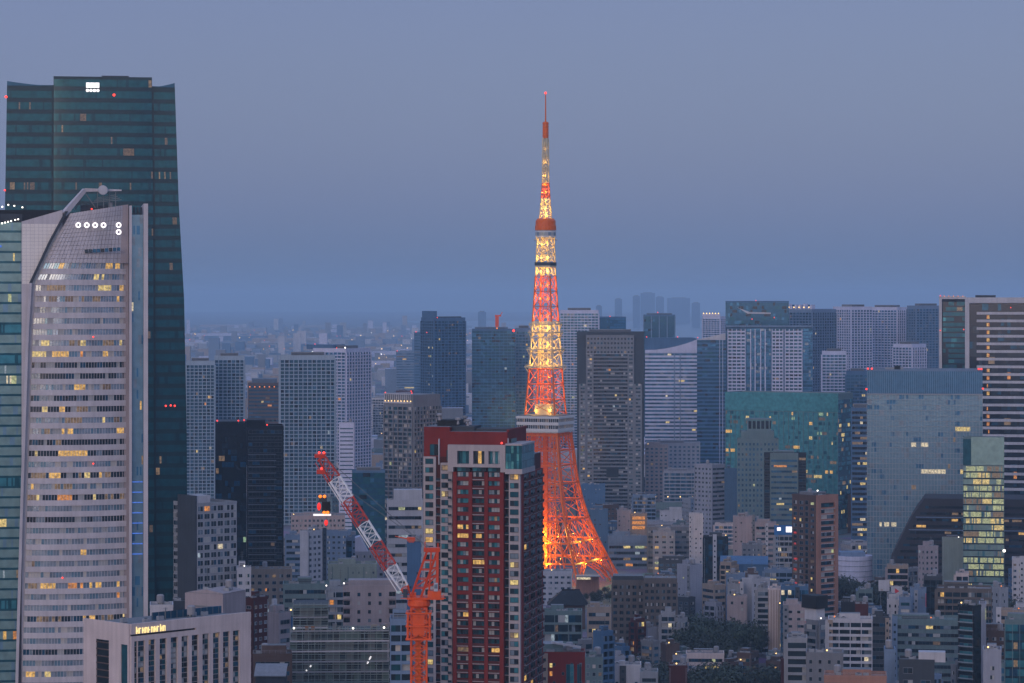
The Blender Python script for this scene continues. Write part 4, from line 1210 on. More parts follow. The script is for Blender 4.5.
# ------------------------------------------------------------------ left foreground blocks
def cream_office():
    Y = 850.0
    x, y, W, D, H, rz, m = place(84, 253, 628.5, Y, 130, 38)
    b = Building('office_block', 'cream stone office block with tall dark window slots and lit rooftop lettering', 'office building', x, y, W, D, H, rz, 21, None, m)
    REFS.append(('cream stone office block', 84, 253, 625, Y, x, y, W, D, rz))
    b.zmin = PZ(700, Y)
    r = b.root; k = W / 123.0
    def u(px): return (px - 130) * k
    def z(py): return PZ(py, Y)
    b.body('cream', 'roof_grey', False)
    rg = b.rng
    zb, zt = max(0, b.zmin), z(641.5)
    # piers stand proud of the dark window slots
    cs = [131.5, 137, 147.5, 158.8, 170, 181, 191.5, 202.5, 213.5, 224, 234.5]
    for i, c in enumerate(cs):
        w = 7.0 if i else 3.4
        nz_ = 11; h = (zt - zb) / nz_
        for j in range(nz_):
            ms = tuple(rg.choice(['g_dark', 'g_teal_dark', 'g_blue_dark', 'g_black', 'g_blind'] if rg.random() > .03 else ['l_dim']) for _ in range(2))
            b.queue('window', ('window', 'slot', i > 0, ms), lambda: window_mb(w * k, h - .12, ms, 'steel'), 'front', u(c + 3), zb + j * h, .02, w * k * h)
    edges = [130] + [e_ for c in cs for e_ in ((c + 3 - (3.5 if c != 131.5 else 1.7)), (c + 3 + (3.5 if c != 131.5 else 1.7)))] + [253]
    for a, c in zip(edges[0::2], edges[1::2]):
        if c - a > .3:
            o = MB(); o.box(u(a), -.75, 0, u(c), -.005, zt, 'cream'); o.build('pier', r)
    o = MB(); o.box(0, -.75, zt + .001, W, -.005, z(636.4), 'cream'); o.box(0, -.75, z(634.4), W, -.005, H + 1.4, 'cream'); o.build('cornice', r)
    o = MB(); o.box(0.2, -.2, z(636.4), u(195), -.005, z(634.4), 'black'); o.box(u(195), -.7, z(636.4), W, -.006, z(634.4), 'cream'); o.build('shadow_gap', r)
    # side: louvred bay and a narrow glass bay
    vs = lambda px: D - (px - 84) * D / 46.0
    o = MB(); o.box(-.4, vs(97), 0, -.005, D, H + 1.4, 'cream'); o.box(-.4, vs(122), 0, -.005, vs(110), H + 1.4, 'cream'); o.box(-.4, 0, 0, -.005, vs(128.5), H + 1.4, 'cream'); o.box(-.4, vs(110), z(643), -.005, vs(97), H + 1.4, 'cream'); o.box(-.4, vs(128.5), z(645), -.005, vs(122), H + 1.4, 'cream'); o.build('side_cladding', r)
    o = MB(); o.box(-.1, vs(110), 0, -.006, vs(97), z(643), 'g_black')
    q = z(645)
    while q > zb: o.box(-.38, vs(110), q - .35, -.1, vs(97), q, 'brown'); q -= 2.1
    o.build('louvre', r)
    o = MB(); o.box(-.1, vs(128.5), 0, -.006, vs(122), z(645), 'g_teal_dark'); o.build('side_window', r)
    # roof sign: a row of lit letters, too small to read in the photograph, so strokes only
    o = MB(); lx = u(134.4); zs = z(634.0); lw = (u(164.5) - lx) / 10
    for i in range(10):
        x0 = lx + i * lw; hgt = 2.1 if i in (0, 8) else 1.7
        o.box(x0, -.95, zs, x0 + lw * .2, -.8, zs + hgt, 'sign_yellow')
        if i % 3 != 1: o.box(x0 + lw * .55, -.95, zs, x0 + lw * .72, -.8, zs + 1.6, 'sign_yellow')
        o.box(x0 + lw * .201, -.95, zs + (1.35 if i % 2 else .65), x0 + lw * .549, -.8, zs + (1.65 if i % 2 else .95), 'sign_yellow')
    o.build('sign_lettering', r)
    # glass wind screen and plant on the roof
    o = MB(); o.box(u(178), D * .55, H + .13, W - 1, D * .55 + .3, z(620.5), 'g_blue_dark')
    for i in range(12): o.box(u(178) + i * (W - 1 - u(178)) / 11.5, D * .55 - .12, H + .13, u(178) + i * (W - 1 - u(178)) / 11.5 + .15, D * .55 - .01, z(620.5), 'steel')
    o.build('wind_screen', r)
    b.flush(100, 2); b.clutter(5)
cream_office()

def B(*a, **k): return block(*a, **k)

# pink concrete block with a stepped sloping roof behind it
b = B('concrete_block', 'windowless pale pink concrete block with sloping top behind the cream office', 185, 246, 594.5, 960, 'pink', xm=223, a=30, parapet=False)
o = MB(); m = b.px; o.slab([(0.2, b.H + .13), (b.W, b.H + .13), (b.W, b.H + .2), (b.W * .55, b.H + 1.4)], .3, b.D - .3, 'pink'); o.build('sloping_roof', b.root)
o = MB(); o.box(2, -.5, b.H - 4.5, b.W * .8, -.01, b.H - 4.1, 'roof_grey'); o.build('ledge', b.root); b.clutter(3)
b = B('small_building', 'small white building with two rows of windows tucked beside the teal skyscraper base', 150, 173, 608, 980, 'white'); b.punched('front', fl=3.6, bay=2.6, lit=.03); b.flush(); b.clutter(3)
b = B('stair_tower', 'dark grey windowless stair tower between the small white building and pink block', 173, 186, 604, 1000, 'darkgrey'); b.ribbon('front', 'black', .0, 4.5, wh=.2); b.flush(); b.clutter(2)

# white gridded apartment building with the dark core
b = B('apartment_building', 'white gridded apartment building split by a dark grey windowless core', 168, 237, 505.5, 1300, 'lightgrey', xm=197, a=33)
b.punched('front', 'dark', .04, 3.55, 3.4, .84, .70, .4, frame='white'); b.punched('left', 'dark', .02, 3.55, 99, .75, .62, .4, 0, b.D * .36, frame='white')
k = b.D / 29.0
b.punched('left', 'dark', .03, 3.55, 4.4, .9, .68, .4, b.D - 29 * k, b.D - 18.5 * k, frame='white')
o = MB(); o.box(-.8, -.001, 0, -.01, 18.0 * k, b.H + 4.5, 'darkgrey'); o.build('core_wall', b.root)
o = MB(); o.box(.3, .4, b.H + .14, 7.5, 9, b.H + 4.4, 'white'); o.build('plant_room', b.root); b.flush(100, 2); b.clutter(4)

# black office tower with two volumes
b = B('office_tower', 'black glass office tower with red roof lights and thin pale floor lines', 247, 283.5, 428, 1500, 'g_black', cat='office tower', roof='darkgrey', short='black glass office tower', D=26)
b = b
MAINB = b
def black_tower():
    b = MAINB; m = b.px; r = b.root
    # deeper left volume standing a little forward and taller
    W2 = 31.5 * m
    o = MB(); o.box(-W2, 1.5, 0, -.3, 30, PZ(421.5, 1500), 'g_black', 'darkgrey'); o.build('left_volume', r)
    zz = PZ(424, 1500)
    rg = b.rng; mb = MB()
    while zz > PZ(600, 1500):
        ms = row(10, 'black', .045, rg, 2, ['l_green', 'l_amber', 'l_yellow', 'l_dim'])
        for i in range(10):
            a_, c_ = -W2 + .2 + (W2 - .6) * i / 10, -W2 + .2 + (W2 - .6) * (i + 1) / 10
            mb.face([(a_ + .08, 1.46, zz - 3.0), (c_ - .08, 1.46, zz - 3.0), (c_ - .08, 1.46, zz - .3), (a_ + .08, 1.46, zz - .3)], ms[i])
        zz -= 3.3
    mb.build('glazing', r)
    zz = b.H - 14
    b.ribbon('front', 'black', .01, 3.3, 1.8, .6, .8)
    while zz > PZ(600, 1500):
        o = MB(); o.box(.5, -.35, zz, b.W * .80, -.01, zz + .28, 'grey'); o.build('floor_ledge', r); zz -= 3.3
    o = MB(); o.box(-.25, 6, b.H - 20, b.W * .5, 26, PZ(420.5, 1500), 'black'); o.build('plant_room', r)
    b.red_lights([(-W2 + 1, 1.5, PZ(421.5, 1500)), (-4.5, 1.5, PZ(421.5, 1500)), (-1.5, 1.2, PZ(421, 1500)), (b.W * .55, .5, b.H + 1.2), (b.W - .5, .5, b.H)])
    b.flush()
black_tower()

# ------------------------------------------------------------------ distant and middle towers
def grid(name, label, x0, x1, yt, Y, wall='lavender', pal='home', lit=.012, fl=3.1, bay=5.5, pw=.55, xm=None, a=25, crown=3.0, side=True, cat='apartment tower', roof='roof_grey', D=None, short=None, d=1.0, ph=1.0, pier='same', room=True):
    b = B(name, label, x0, x1, yt, Y, wall, cat, xm, a, D, roof, short)
    b.balconies('front', wall, fl, bay, d, ph, pal, lit, crown, pier, pw)
    for s_ in ('left', 'right'):
        b.balconies(s_, wall, fl, bay, d, ph, pal, lit, crown, pier, pw, w8=1.0 if s_ == b.side else .3)
    if room: b.plant_room(b.W * .2, b.W * .8, 3.5, 'grey')
    b.flush(100, 4)
    return b

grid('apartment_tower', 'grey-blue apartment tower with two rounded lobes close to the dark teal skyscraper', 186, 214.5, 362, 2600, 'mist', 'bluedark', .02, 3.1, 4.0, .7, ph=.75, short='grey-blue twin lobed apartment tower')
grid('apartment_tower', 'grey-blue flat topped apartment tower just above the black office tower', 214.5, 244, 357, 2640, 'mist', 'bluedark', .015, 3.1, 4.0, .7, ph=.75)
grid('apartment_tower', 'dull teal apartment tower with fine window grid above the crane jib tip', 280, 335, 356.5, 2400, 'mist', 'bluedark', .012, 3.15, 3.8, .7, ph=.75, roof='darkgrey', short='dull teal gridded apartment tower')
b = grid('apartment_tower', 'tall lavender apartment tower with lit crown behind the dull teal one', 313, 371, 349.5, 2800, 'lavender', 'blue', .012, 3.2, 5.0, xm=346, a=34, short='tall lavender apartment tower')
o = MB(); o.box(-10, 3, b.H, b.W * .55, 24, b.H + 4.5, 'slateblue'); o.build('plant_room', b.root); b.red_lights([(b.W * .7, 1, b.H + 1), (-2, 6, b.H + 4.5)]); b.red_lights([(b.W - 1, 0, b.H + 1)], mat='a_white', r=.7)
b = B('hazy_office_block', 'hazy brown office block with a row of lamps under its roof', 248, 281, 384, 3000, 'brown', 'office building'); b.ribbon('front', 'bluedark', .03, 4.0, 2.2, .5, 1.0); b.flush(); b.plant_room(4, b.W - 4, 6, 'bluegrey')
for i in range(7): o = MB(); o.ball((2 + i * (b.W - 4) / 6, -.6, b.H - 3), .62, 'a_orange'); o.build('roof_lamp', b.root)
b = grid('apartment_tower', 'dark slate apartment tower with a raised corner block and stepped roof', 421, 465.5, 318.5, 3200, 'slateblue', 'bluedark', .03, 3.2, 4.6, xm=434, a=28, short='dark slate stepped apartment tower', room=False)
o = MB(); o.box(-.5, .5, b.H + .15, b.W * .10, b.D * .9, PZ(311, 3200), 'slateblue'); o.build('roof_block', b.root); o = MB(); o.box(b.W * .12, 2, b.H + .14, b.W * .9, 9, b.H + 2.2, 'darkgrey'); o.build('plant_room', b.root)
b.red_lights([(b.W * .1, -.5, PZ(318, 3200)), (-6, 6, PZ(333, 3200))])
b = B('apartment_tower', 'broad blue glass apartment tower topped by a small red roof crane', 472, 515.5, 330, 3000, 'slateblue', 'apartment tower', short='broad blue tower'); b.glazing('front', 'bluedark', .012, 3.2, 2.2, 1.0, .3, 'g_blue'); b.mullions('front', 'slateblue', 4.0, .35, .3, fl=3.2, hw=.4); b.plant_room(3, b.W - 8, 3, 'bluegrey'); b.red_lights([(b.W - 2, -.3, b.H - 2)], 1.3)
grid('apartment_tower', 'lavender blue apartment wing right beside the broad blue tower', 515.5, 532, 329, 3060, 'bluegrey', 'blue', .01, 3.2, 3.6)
def roof_crane():
    Y = 3002.0; m = Y / F
    r = thing('roof_crane', 'small red crane standing on the roof of the broad blue tower', 'crane', (PX(497, Y), Y + 6, PZ(329.5, Y)))
    mb = MB(); h = 13 * m
    for i in range(6):
        a, c = h * i / 6, h * (i + 1) / 6
        for sx, sy in ((-1, -1), (1, -1), (1, 1), (-1, 1)): mb.bar((sx * 1.6, sy * 1.6, a), (sx * 1.5, sy * 1.5, c), .5, 'crane_red'); mb.bar((sx * 1.6, sy * 1.6, a), (-sy * 1.5, sx * 1.5, c), .3, 'crane_red')
    mb.box(-1.1, -1.1, 0, 1.1, 1.1, h, 'crane_red'); mb.build('mast', r)
    mb = MB(); mb.box(-2.2, -1.6, h, 4.4, 1.6, h + 1.6, 'crane_red'); mb.bar((3.4, 0, h + 1), (5.6, 0, h + 4.5), .5, 'crane_red'); mb.build('jib', r)
    mb = MB(); mb.ball((0, -2, 1.2), .9, 'a_orange'); mb.build('lamp', r)
roof_crane()
b = grid('apartment_tower', 'grey apartment tower with a white lit crown left of the red brick tower', 384, 441, 403, 2000, 'grey', 'home', .02, 3.0, 4.0, xm=413, a=35, short='grey white-crowned apartment tower', room=False)
m = b.px
o = MB(); o.box(0, -.6, b.H - .5, b.W * .95, -.1, b.H + .8, 'white'); o.box(-.6, 0, b.H - .5, -.1, b.D * .95, b.H + .8, 'white')
for i in range(14): o.box(b.W * (.02 + i * .068), -.5, b.H + .8, b.W * (.02 + i * .068) + .5, -.2, b.H + 5.8, 'white')
for i in range(12): o.box(-.5, b.D * (.03 + i * .078), b.H + .8, -.2, b.D * (.03 + i * .078) + .5, b.H + 5.8, 'white')
o.box(0, -.6, b.H + 5.8, b.W, -.1, b.H + 6.5, 'white'); o.box(-.6, 0, b.H + 5.8, -.1, b.D, b.H + 6.5, 'white'); o.box(.2, .2, b.H + .2, b.W - .2, b.D - .2, b.H + 5.6, 'grey'); o.build('crown_frame', b.root)
for i in range(9): o = MB(); o.ball((b.W * (.06 + i * .11), -.8, b.H + 1.2), .34, 'a_warm'); o.build('crown_lamp', b.root)
b.red_lights([(1, 0, b.H + 6.6), (b.W - 1, 0, b.H + 6.6), (0, b.D - 1, b.H + 6.6)])
b = B('white_office_block', 'white office block with dark horizontal window bands beside the red brick tower', 387, 423, 502, 1500, 'white', 'office building'); b.ribbon('front', 'dark', .10, 4.9, 1.6, .36, 1.0, run=4); b.flush()
o = MB(); o.box(3.5, 3, b.H + .14, b.W - .5, b.D - 1, PZ(490, 1500), 'white'); o.build('roof_block', b.root); b.clutter(3)
b = B('hazy_slab_tower', 'very hazy blue slab tower half hidden by the dark slate stepped tower', 396, 421, 352, 4600, 'bluegrey', 'office tower'); b.ribbon('front', 'blue', .02, 4.2, 3, .45); b.flush(); b.red_lights([(2, 0, b.H + 1)])
b = B('hazy_step_tower', 'faint blue tower with a square notch left of the slate stepped tower', 414, 424, 333, 4200, 'slateblue', 'office tower'); b.ribbon('front', 'blue', .01, 4.2, 3, .45); b.flush(); b.red_lights([(3, 0, b.H + 1)])
b = B('slab_office', 'dark blue-green office slab in haze behind the banded crane jib', 352, 385, 472, 1950, 'slateblue', 'office building'); b.glazing('front', 'bluedark', .01, 3.8, 2.4); b.flush(); b.plant_room(3, b.W - 3, 3)
b = B('slab_tower', 'plain pale lavender slab between the dull teal and tall lavender towers', 339, 354, 424, 2300, 'lavender', 'apartment tower'); b.ribbon('front', 'blue', .01, 3.3, 2, .3, 2); b.flush(); b.clutter(2)

# behind and right of the lattice tower
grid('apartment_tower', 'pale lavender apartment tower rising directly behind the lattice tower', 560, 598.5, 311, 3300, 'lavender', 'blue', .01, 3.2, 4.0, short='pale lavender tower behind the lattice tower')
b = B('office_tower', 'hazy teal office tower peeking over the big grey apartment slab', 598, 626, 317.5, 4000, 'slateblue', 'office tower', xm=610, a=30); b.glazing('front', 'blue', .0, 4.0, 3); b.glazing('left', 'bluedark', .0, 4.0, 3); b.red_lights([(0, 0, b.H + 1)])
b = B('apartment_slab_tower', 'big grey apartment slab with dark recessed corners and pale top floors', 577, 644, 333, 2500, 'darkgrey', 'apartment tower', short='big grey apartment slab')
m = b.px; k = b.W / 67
for (a_, c_, top, mat) in ((0, 9, 334, 'brown'), (57, 67, 333.5, 'brown')): pass
o = MB(); o.box(9 * k, -2.0, 0, 57 * k, -.02, PZ(335, 2500), 'grey', 'roof_grey'); o.build('front_volume', b.root)
o = MB(); o.box(2 * k, -3.0, 0, 9 * k - .02, -.03, PZ(384, 2500), 'grey', 'roof_grey'); o.box(57 * k + .02, -3.0, 0, 65 * k, -.03, PZ(384, 2500), 'grey', 'roof_grey'); o.build('corner_volume', b.root)
b2H, b.H = b.H, PZ(336, 2500)
for (a_, c_, n_, w, fl) in ((9.5, 56.5, 14, .62, 3.3),):
    zz = b.H - 3.4
    for f_ in range(4):
        for i in range(n_):
            ms = (b.rng.choice(['g_dark', 'g_black', 'g_dark', 'l_dim' if b.rng.random() < .2 else 'g_blue_dark']),)
            b.queue('window', ('window', 'top', ms), lambda: window_mb(1.9, 2.0, ms, 'lightgrey'), 'front', (a_ + (i + .5) * (c_ - a_) / n_) * k, zz, 2.02, 4)
        zz -= 3.9
o = MB(); o.box(9 * k - .1, -2.3, b.H - 15.8, 57 * k + .1, -2.01, b.H - 15.2, 'lightgrey'); o.build('cornice', b.root)
zz = b.H - 19
while zz > b.zmin:
    w = 34 * k
    def sl():
        q = MB(); q.box(-w / 2, -1.0, 0, w / 2, -.01, .25, 'grey'); q.box(-w / 2, -1.0, .25, w / 2, -.85, 1.25, 'grey'); return q
    b.queue('balcony', ('balcony', 'slab', round(w, 1)), sl, 'front', 33.5 * k, zz, 2.03, w)
    ms = tuple(row(16, 'slab', .02, b.rng, 1))
    b.queue('window', ('window', 'slabw', ms), lambda: window_mb(w, 1.9, ms, 'steel'), 'front', 33.5 * k, zz + 1.26, 2.02, w)
    for (p0, p1, off) in ((9.5, 16, 2.02), (51, 56.5, 2.02), (2.5, 8.8, 3.02), (57.5, 64.5, 3.02)):
        if off > 2.5 and zz > PZ(386, 2500): continue
        ww = (p1 - p0) * k * .7
        ms = tuple(b.rng.choice(PAL['home']) if b.rng.random() > .03 else 'l_warm' for _ in range(2))
        b.queue('window', ('window', 'cor', round(ww, 1), ms), lambda: window_mb(ww, 1.7, ms, 'lightgrey'), 'front', (p0 + p1) / 2 * k, zz + 1.0, off, ww)
    zz -= 3.2
o = MB(); o.box(33.5 * k - 3.6, -3.1, PZ(477, 2500), 33.5 * k + 7, -2.04, PZ(467, 2500), 'black'); o.build('refuge_opening', b.root)
b.H = b2H; b.plant_room(12 * k, 54 * k, 3, 'grey'); b.flush(110, 3)
b = B('office_tower', 'square dark teal office tower with ribbed front and two red roof lights', 643.5, 675, 315.5, 3800, 'slateblue', 'office tower'); b.glazing('front', 'bluedark', .0, 4.2, 3, 1, .3, 'g_blue_dark'); b.mullions('front', 'bluegrey', 11.0, 1.2, .8); b.plant_room(4, b.W - 4, 3, 'bluegrey'); b.red_lights([(b.W * .45, 0, b.H + 3.5)])

def sloped_tower():
    Y = 2800.0
    b = B('curved_top_tower', 'pale blue office tower whose roof edge sweeps upward in a curve', 645, 697.5, 353, Y, 'bluegrey', 'office tower', short='pale blue curved-top tower', parapet=False)
    k = b.W / 52.5
    pts = [(0, 350), (10, 349.8), (20, 348.6), (30, 346.6), (40, 343.8), (47, 341.4), (52.5, 339)]
    poly = [(0, b.H), (b.W, b.H)] + [(px * k, PZ(py, Y)) for px, py in reversed(pts)]
    o = MB(); o.slab(poly, .4, 3.5, 'lavender'); o.build('curved_parapet', b.root)
    o = MB(); o.slab([(0, b.H), (b.W, b.H), (b.W, PZ(339, Y)), (b.W * .9, PZ(337.5, Y)), (0, PZ(338, Y))], 4, 20, 'slateblue'); o.build('rear_wall', b.root)
    b.glazing('front', 'blue', .02, 3.7, 1.8, .6, .52, 'lavender', lits=['l_yellow', 'l_white'], run=3)
    o = MB(); o.box(b.W * .55, -.3, b.zmin, b.W * .57, -.05, b.H - .5, 'bluegrey'); o.box(b.W * .66, -.3, b.zmin, b.W * .68, -.05, b.H - .5, 'bluegrey'); o.build('pilaster', b.root)
    b.red_lights([(b.W, 0, PZ(338, Y)), (b.W * .03, 5, PZ(337.5, Y)), (b.W * .62, 5, PZ(337.5, Y))])
    b.flush(120, 3)
sloped_tower()
b = B('office_tower', 'deep blue glass tower with slanting white crown and fine floor lines', 697, 726, 340, 2700, 'slateblue', 'office tower', short='deep blue slant-crowned tower', parapet=False); b.glazing('front', 'bluedark', .0, 3.6, 2.4, .4, .45, 'slateblue'); b.glazing('left', 'bluedark', .0, 3.6, 2.4)
o = MB(); o.slab([(0, b.H + .15), (b.W * .3, b.H + .15), (b.W * .98, b.H + .15), (b.W * .98, PZ(333.5, 2700)), (b.W * .9, PZ(333.5, 2700))], .5, 3, 'white'); o.build('slanting_crown', b.root)
for px in (18.5, 21): o = MB(); o.box(b.W * px / 24, -.5, b.zmin, b.W * px / 24 + .5, -.05, b.H, 'lavender'); o.build('pilaster', b.root)
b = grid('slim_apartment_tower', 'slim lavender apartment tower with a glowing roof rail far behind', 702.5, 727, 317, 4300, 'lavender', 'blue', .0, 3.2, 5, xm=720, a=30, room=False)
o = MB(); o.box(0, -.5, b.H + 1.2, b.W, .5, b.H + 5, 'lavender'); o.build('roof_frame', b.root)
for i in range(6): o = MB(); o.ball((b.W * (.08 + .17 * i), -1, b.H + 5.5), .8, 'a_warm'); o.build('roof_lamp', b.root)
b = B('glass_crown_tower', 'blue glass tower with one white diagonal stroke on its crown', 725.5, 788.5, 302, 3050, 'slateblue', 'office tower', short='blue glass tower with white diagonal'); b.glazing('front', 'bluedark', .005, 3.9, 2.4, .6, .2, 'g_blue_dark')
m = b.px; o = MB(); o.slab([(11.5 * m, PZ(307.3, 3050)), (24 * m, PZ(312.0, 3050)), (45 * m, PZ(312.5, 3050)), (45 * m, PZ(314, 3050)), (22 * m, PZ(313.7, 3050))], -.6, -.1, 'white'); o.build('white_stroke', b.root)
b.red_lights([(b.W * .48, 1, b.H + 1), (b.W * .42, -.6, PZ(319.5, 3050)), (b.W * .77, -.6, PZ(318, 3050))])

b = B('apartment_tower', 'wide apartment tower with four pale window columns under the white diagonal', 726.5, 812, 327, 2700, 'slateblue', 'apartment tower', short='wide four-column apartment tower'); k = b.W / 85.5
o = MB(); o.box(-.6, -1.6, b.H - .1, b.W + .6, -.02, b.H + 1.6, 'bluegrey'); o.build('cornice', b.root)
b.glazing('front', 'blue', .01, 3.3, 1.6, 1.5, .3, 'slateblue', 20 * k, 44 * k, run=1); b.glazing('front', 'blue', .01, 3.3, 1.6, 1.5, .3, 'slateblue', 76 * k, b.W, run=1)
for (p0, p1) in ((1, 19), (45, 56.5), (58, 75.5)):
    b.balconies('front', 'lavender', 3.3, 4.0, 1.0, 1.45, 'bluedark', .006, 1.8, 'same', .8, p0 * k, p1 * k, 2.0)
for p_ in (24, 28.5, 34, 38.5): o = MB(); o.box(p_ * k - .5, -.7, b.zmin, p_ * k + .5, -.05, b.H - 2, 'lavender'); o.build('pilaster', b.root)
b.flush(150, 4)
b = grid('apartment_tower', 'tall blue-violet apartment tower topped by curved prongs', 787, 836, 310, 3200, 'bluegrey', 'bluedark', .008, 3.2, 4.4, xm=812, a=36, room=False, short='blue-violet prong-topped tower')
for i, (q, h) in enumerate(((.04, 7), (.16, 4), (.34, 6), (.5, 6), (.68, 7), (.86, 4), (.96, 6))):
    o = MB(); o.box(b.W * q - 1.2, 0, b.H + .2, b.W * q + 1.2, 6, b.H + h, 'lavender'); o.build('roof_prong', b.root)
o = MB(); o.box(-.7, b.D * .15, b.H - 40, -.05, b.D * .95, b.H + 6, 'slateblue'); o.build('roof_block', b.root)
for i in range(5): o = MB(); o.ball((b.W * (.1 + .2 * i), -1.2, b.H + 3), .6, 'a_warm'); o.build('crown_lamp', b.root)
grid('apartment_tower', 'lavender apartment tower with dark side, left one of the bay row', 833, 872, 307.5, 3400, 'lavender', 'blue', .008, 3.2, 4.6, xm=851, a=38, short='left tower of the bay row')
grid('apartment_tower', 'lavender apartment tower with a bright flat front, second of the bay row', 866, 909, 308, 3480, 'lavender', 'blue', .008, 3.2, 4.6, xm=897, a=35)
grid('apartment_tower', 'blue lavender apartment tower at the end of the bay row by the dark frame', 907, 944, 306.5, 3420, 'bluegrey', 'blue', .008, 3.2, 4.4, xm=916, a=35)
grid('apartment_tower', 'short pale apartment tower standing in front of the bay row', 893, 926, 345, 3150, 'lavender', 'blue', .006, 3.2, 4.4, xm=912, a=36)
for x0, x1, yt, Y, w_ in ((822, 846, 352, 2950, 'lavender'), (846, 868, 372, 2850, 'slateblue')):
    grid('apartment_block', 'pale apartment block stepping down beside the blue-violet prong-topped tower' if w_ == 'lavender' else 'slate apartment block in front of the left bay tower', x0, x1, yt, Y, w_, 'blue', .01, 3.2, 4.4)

# framed dark facade and the white banded building at the right edge
b = B('banded_office_building', 'white office building with bold horizontal bands and a vertical line of lit windows', 965, 1075, 299, 2200, 'white', 'office tower', short='white banded office building')
m = b.px; k = b.W / 110
al = b
o = MB(); o.box(0, -3.2, 0, 4.2 * k, -.02, b.H + 1.2, 'white'); o.box(4.2 * k + .01, -3.2, b.H - 3.0, b.W, -.02, b.H + 1.2, 'white'); o.build('frame', b.root)
zz = b.H - 12.0
b.glazing('front', 'black', .02, 5.9, 2.4, 3.5, .1, 'g_black', 4.3 * k, b.W, lits=['l_amber', 'l_dim'], run=2)
while zz > b.zmin:
    o = MB(); o.box(11.5 * k, -2.6, zz, b.W, -.05, zz + 2.0, 'white'); o.build('floor_band', b.root)
    for s_ in (0, 1):
        if b.rng.random() < .8: o = MB(); o.box(21.4 * k + s_ * 1.1, -.5, zz - 3.2, 21.4 * k + s_ * 1.1 + .9, -.06, zz - .6, b.rng.choice(['l_amber', 'l_warm', 'l_amber'])); o.build('lit_window', b.root)
    zz -= 5.9
o = MB(); o.box(10 * k, 4, b.H + .2, 30 * k, 20, b.H + 3, 'darkgrey'); o.build('plant_room', b.root); b.red_lights([(45 * k, -1.2, b.H - 7), (-1, -2.5, PZ(330, 2200))])
b = B('framed_tower', 'narrow dark teal tower with thin pale frame left of the white bands', 939, 965.5, 298, 2230, 'black', 'office tower', short='narrow dark framed tower')
b.glazing('front', 'tealdark', .02, 4.1, 2.0, 3, .3, 'g_black', 3, b.W - .5, lits=['l_dim'], run=4)
o = MB(); o.box(0, -1.4, 0, 2.2, -.02, b.H + 1.3, 'white'); o.box(2.21, -1.4, b.H - .8, b.W, -.02, b.H + 1.3, 'white'); o.build('frame', b.root); b.red_lights([(1, -1.5, b.H + 1.4), (1, -1.6, PZ(331, 2230))])
for i in range(5): o = MB(); o.ball((4 + i * 3.6, -1.6, b.H + 1.5), .35, 'a_orange'); o.build('roof_lamp', b.root)

# large gridded glass office
b = B('glass_office', 'large grey glass office block with fine square grid and ribbed top storey', 867, 981, 371, 1900, 'bluegrey', 'office building', short='large grey gridded glass office')
m = b.px; k = b.W / 114
zs_ = b.H - 15.5
b.glazing('front', 'office', .012, 3.55, 1.6, 15.5, .16, 'g_office', lits=['l_yellow', 'l_white', 'l_dim', 'l_yellow'], run=11)
b.mullions('front', 'lightgrey', 2.1, .22, .25, z1=zs_, fl=3.55, top=15.5, hw=.25)
o = MB(); o.box(0, -.06, zs_ + .6, b.W, -.02, b.H, 'g_blue')
for i in range(55): o.box(b.W * i / 55 + .15, -.55, zs_ + .6, b.W * i / 55 + .6, -.07, b.H + .6, 'bluegrey')
o.build('louvre_screen', b.root)
o = MB(); o.box(-.2, -.8, zs_ - .2, b.W + .2, -.02, zs_ + .55, 'lightgrey'); o.build('cornice', b.root)
b.glazing('left', 'blue', .01, 3.55, 2.1, 15.5); b.glazing('right', 'blue', .01, 3.55, 2.1, 15.5)
b.red_lights([(.6, -.6, b.H + 1), (3.2, -.6, b.H + 1), (b.W - .8, -.6, b.H + 1), (b.W - 2.6, -.6, b.H + 1), (-.4, -.6, PZ(390, 1900)), (b.W + .2, -.6, PZ(389, 1900))], .62)
o = MB(); o.box(18 * k, 3, b.H + .15, 36 * k, 9, b.H + 2.4, 'lightgrey'); o.box(27 * k, 2, b.H + .16, 33 * k, 2.9, b.H + 3.6, 'black'); o.build('plant_room', b.root)

# green glass office
b = B('glass_office', 'broad green glass office with many lit rooms and a plain top band', 724, 853, 395, 2300, 'tealgrey', 'office building', xm=838, a=22, short='broad green glass office')
b.glazing('front', 'green', .09, 3.9, 1.4, 14.5, .36, 'g_green', lits=['l_yellow', 'l_dim', 'l_warm', 'l_dim', 'l_green', 'l_faint', 'l_faint'], run=5)
o = MB(); o.box(-.3, -.5, b.H - 14, b.W + .3, -.02, b.H + 1.2, 'g_green'); o.build('top_band', b.root)
b.glazing('right', 'teal', .10, 3.9, 2.2, 4, .3, 'g_teal_dark', lits=['l_yellow', 'l_dim'], run=4)
b.mullions('front', 'tealgrey', 4.4, .3, .35, z1=b.H - 14.5)
b = B('stepped_teal_office', 'stepped teal-grey office with a crown of tall slots before the green glass', 737, 778, 440, 2170, 'tealgrey', 'office building', short='stepped teal-grey office'); m = b.px
b.punched('front', 'blue', .045, 3.9, 2.9, .5, .5, 1.4, frame='tealgrey')
z1 = PZ(431, 2170); z2 = PZ(420.5, 2170); k = b.W / 41
o = MB(); o.box(4 * k, 1.5, b.H + .2, 37 * k, 20, z1, 'tealgrey'); o.build('upper_tier', b.root)
o = MB(); o.box(10 * k, 3, z1 + .01, 34 * k, 18, z1 + 1.6, 'tealgrey')
for i in range(6): o.box(10 * k + i * 24 * k / 5.6, 3, z1 + 1.61, 10 * k + i * 24 * k / 5.6 + 1.0, 5, z2, 'tealgrey')
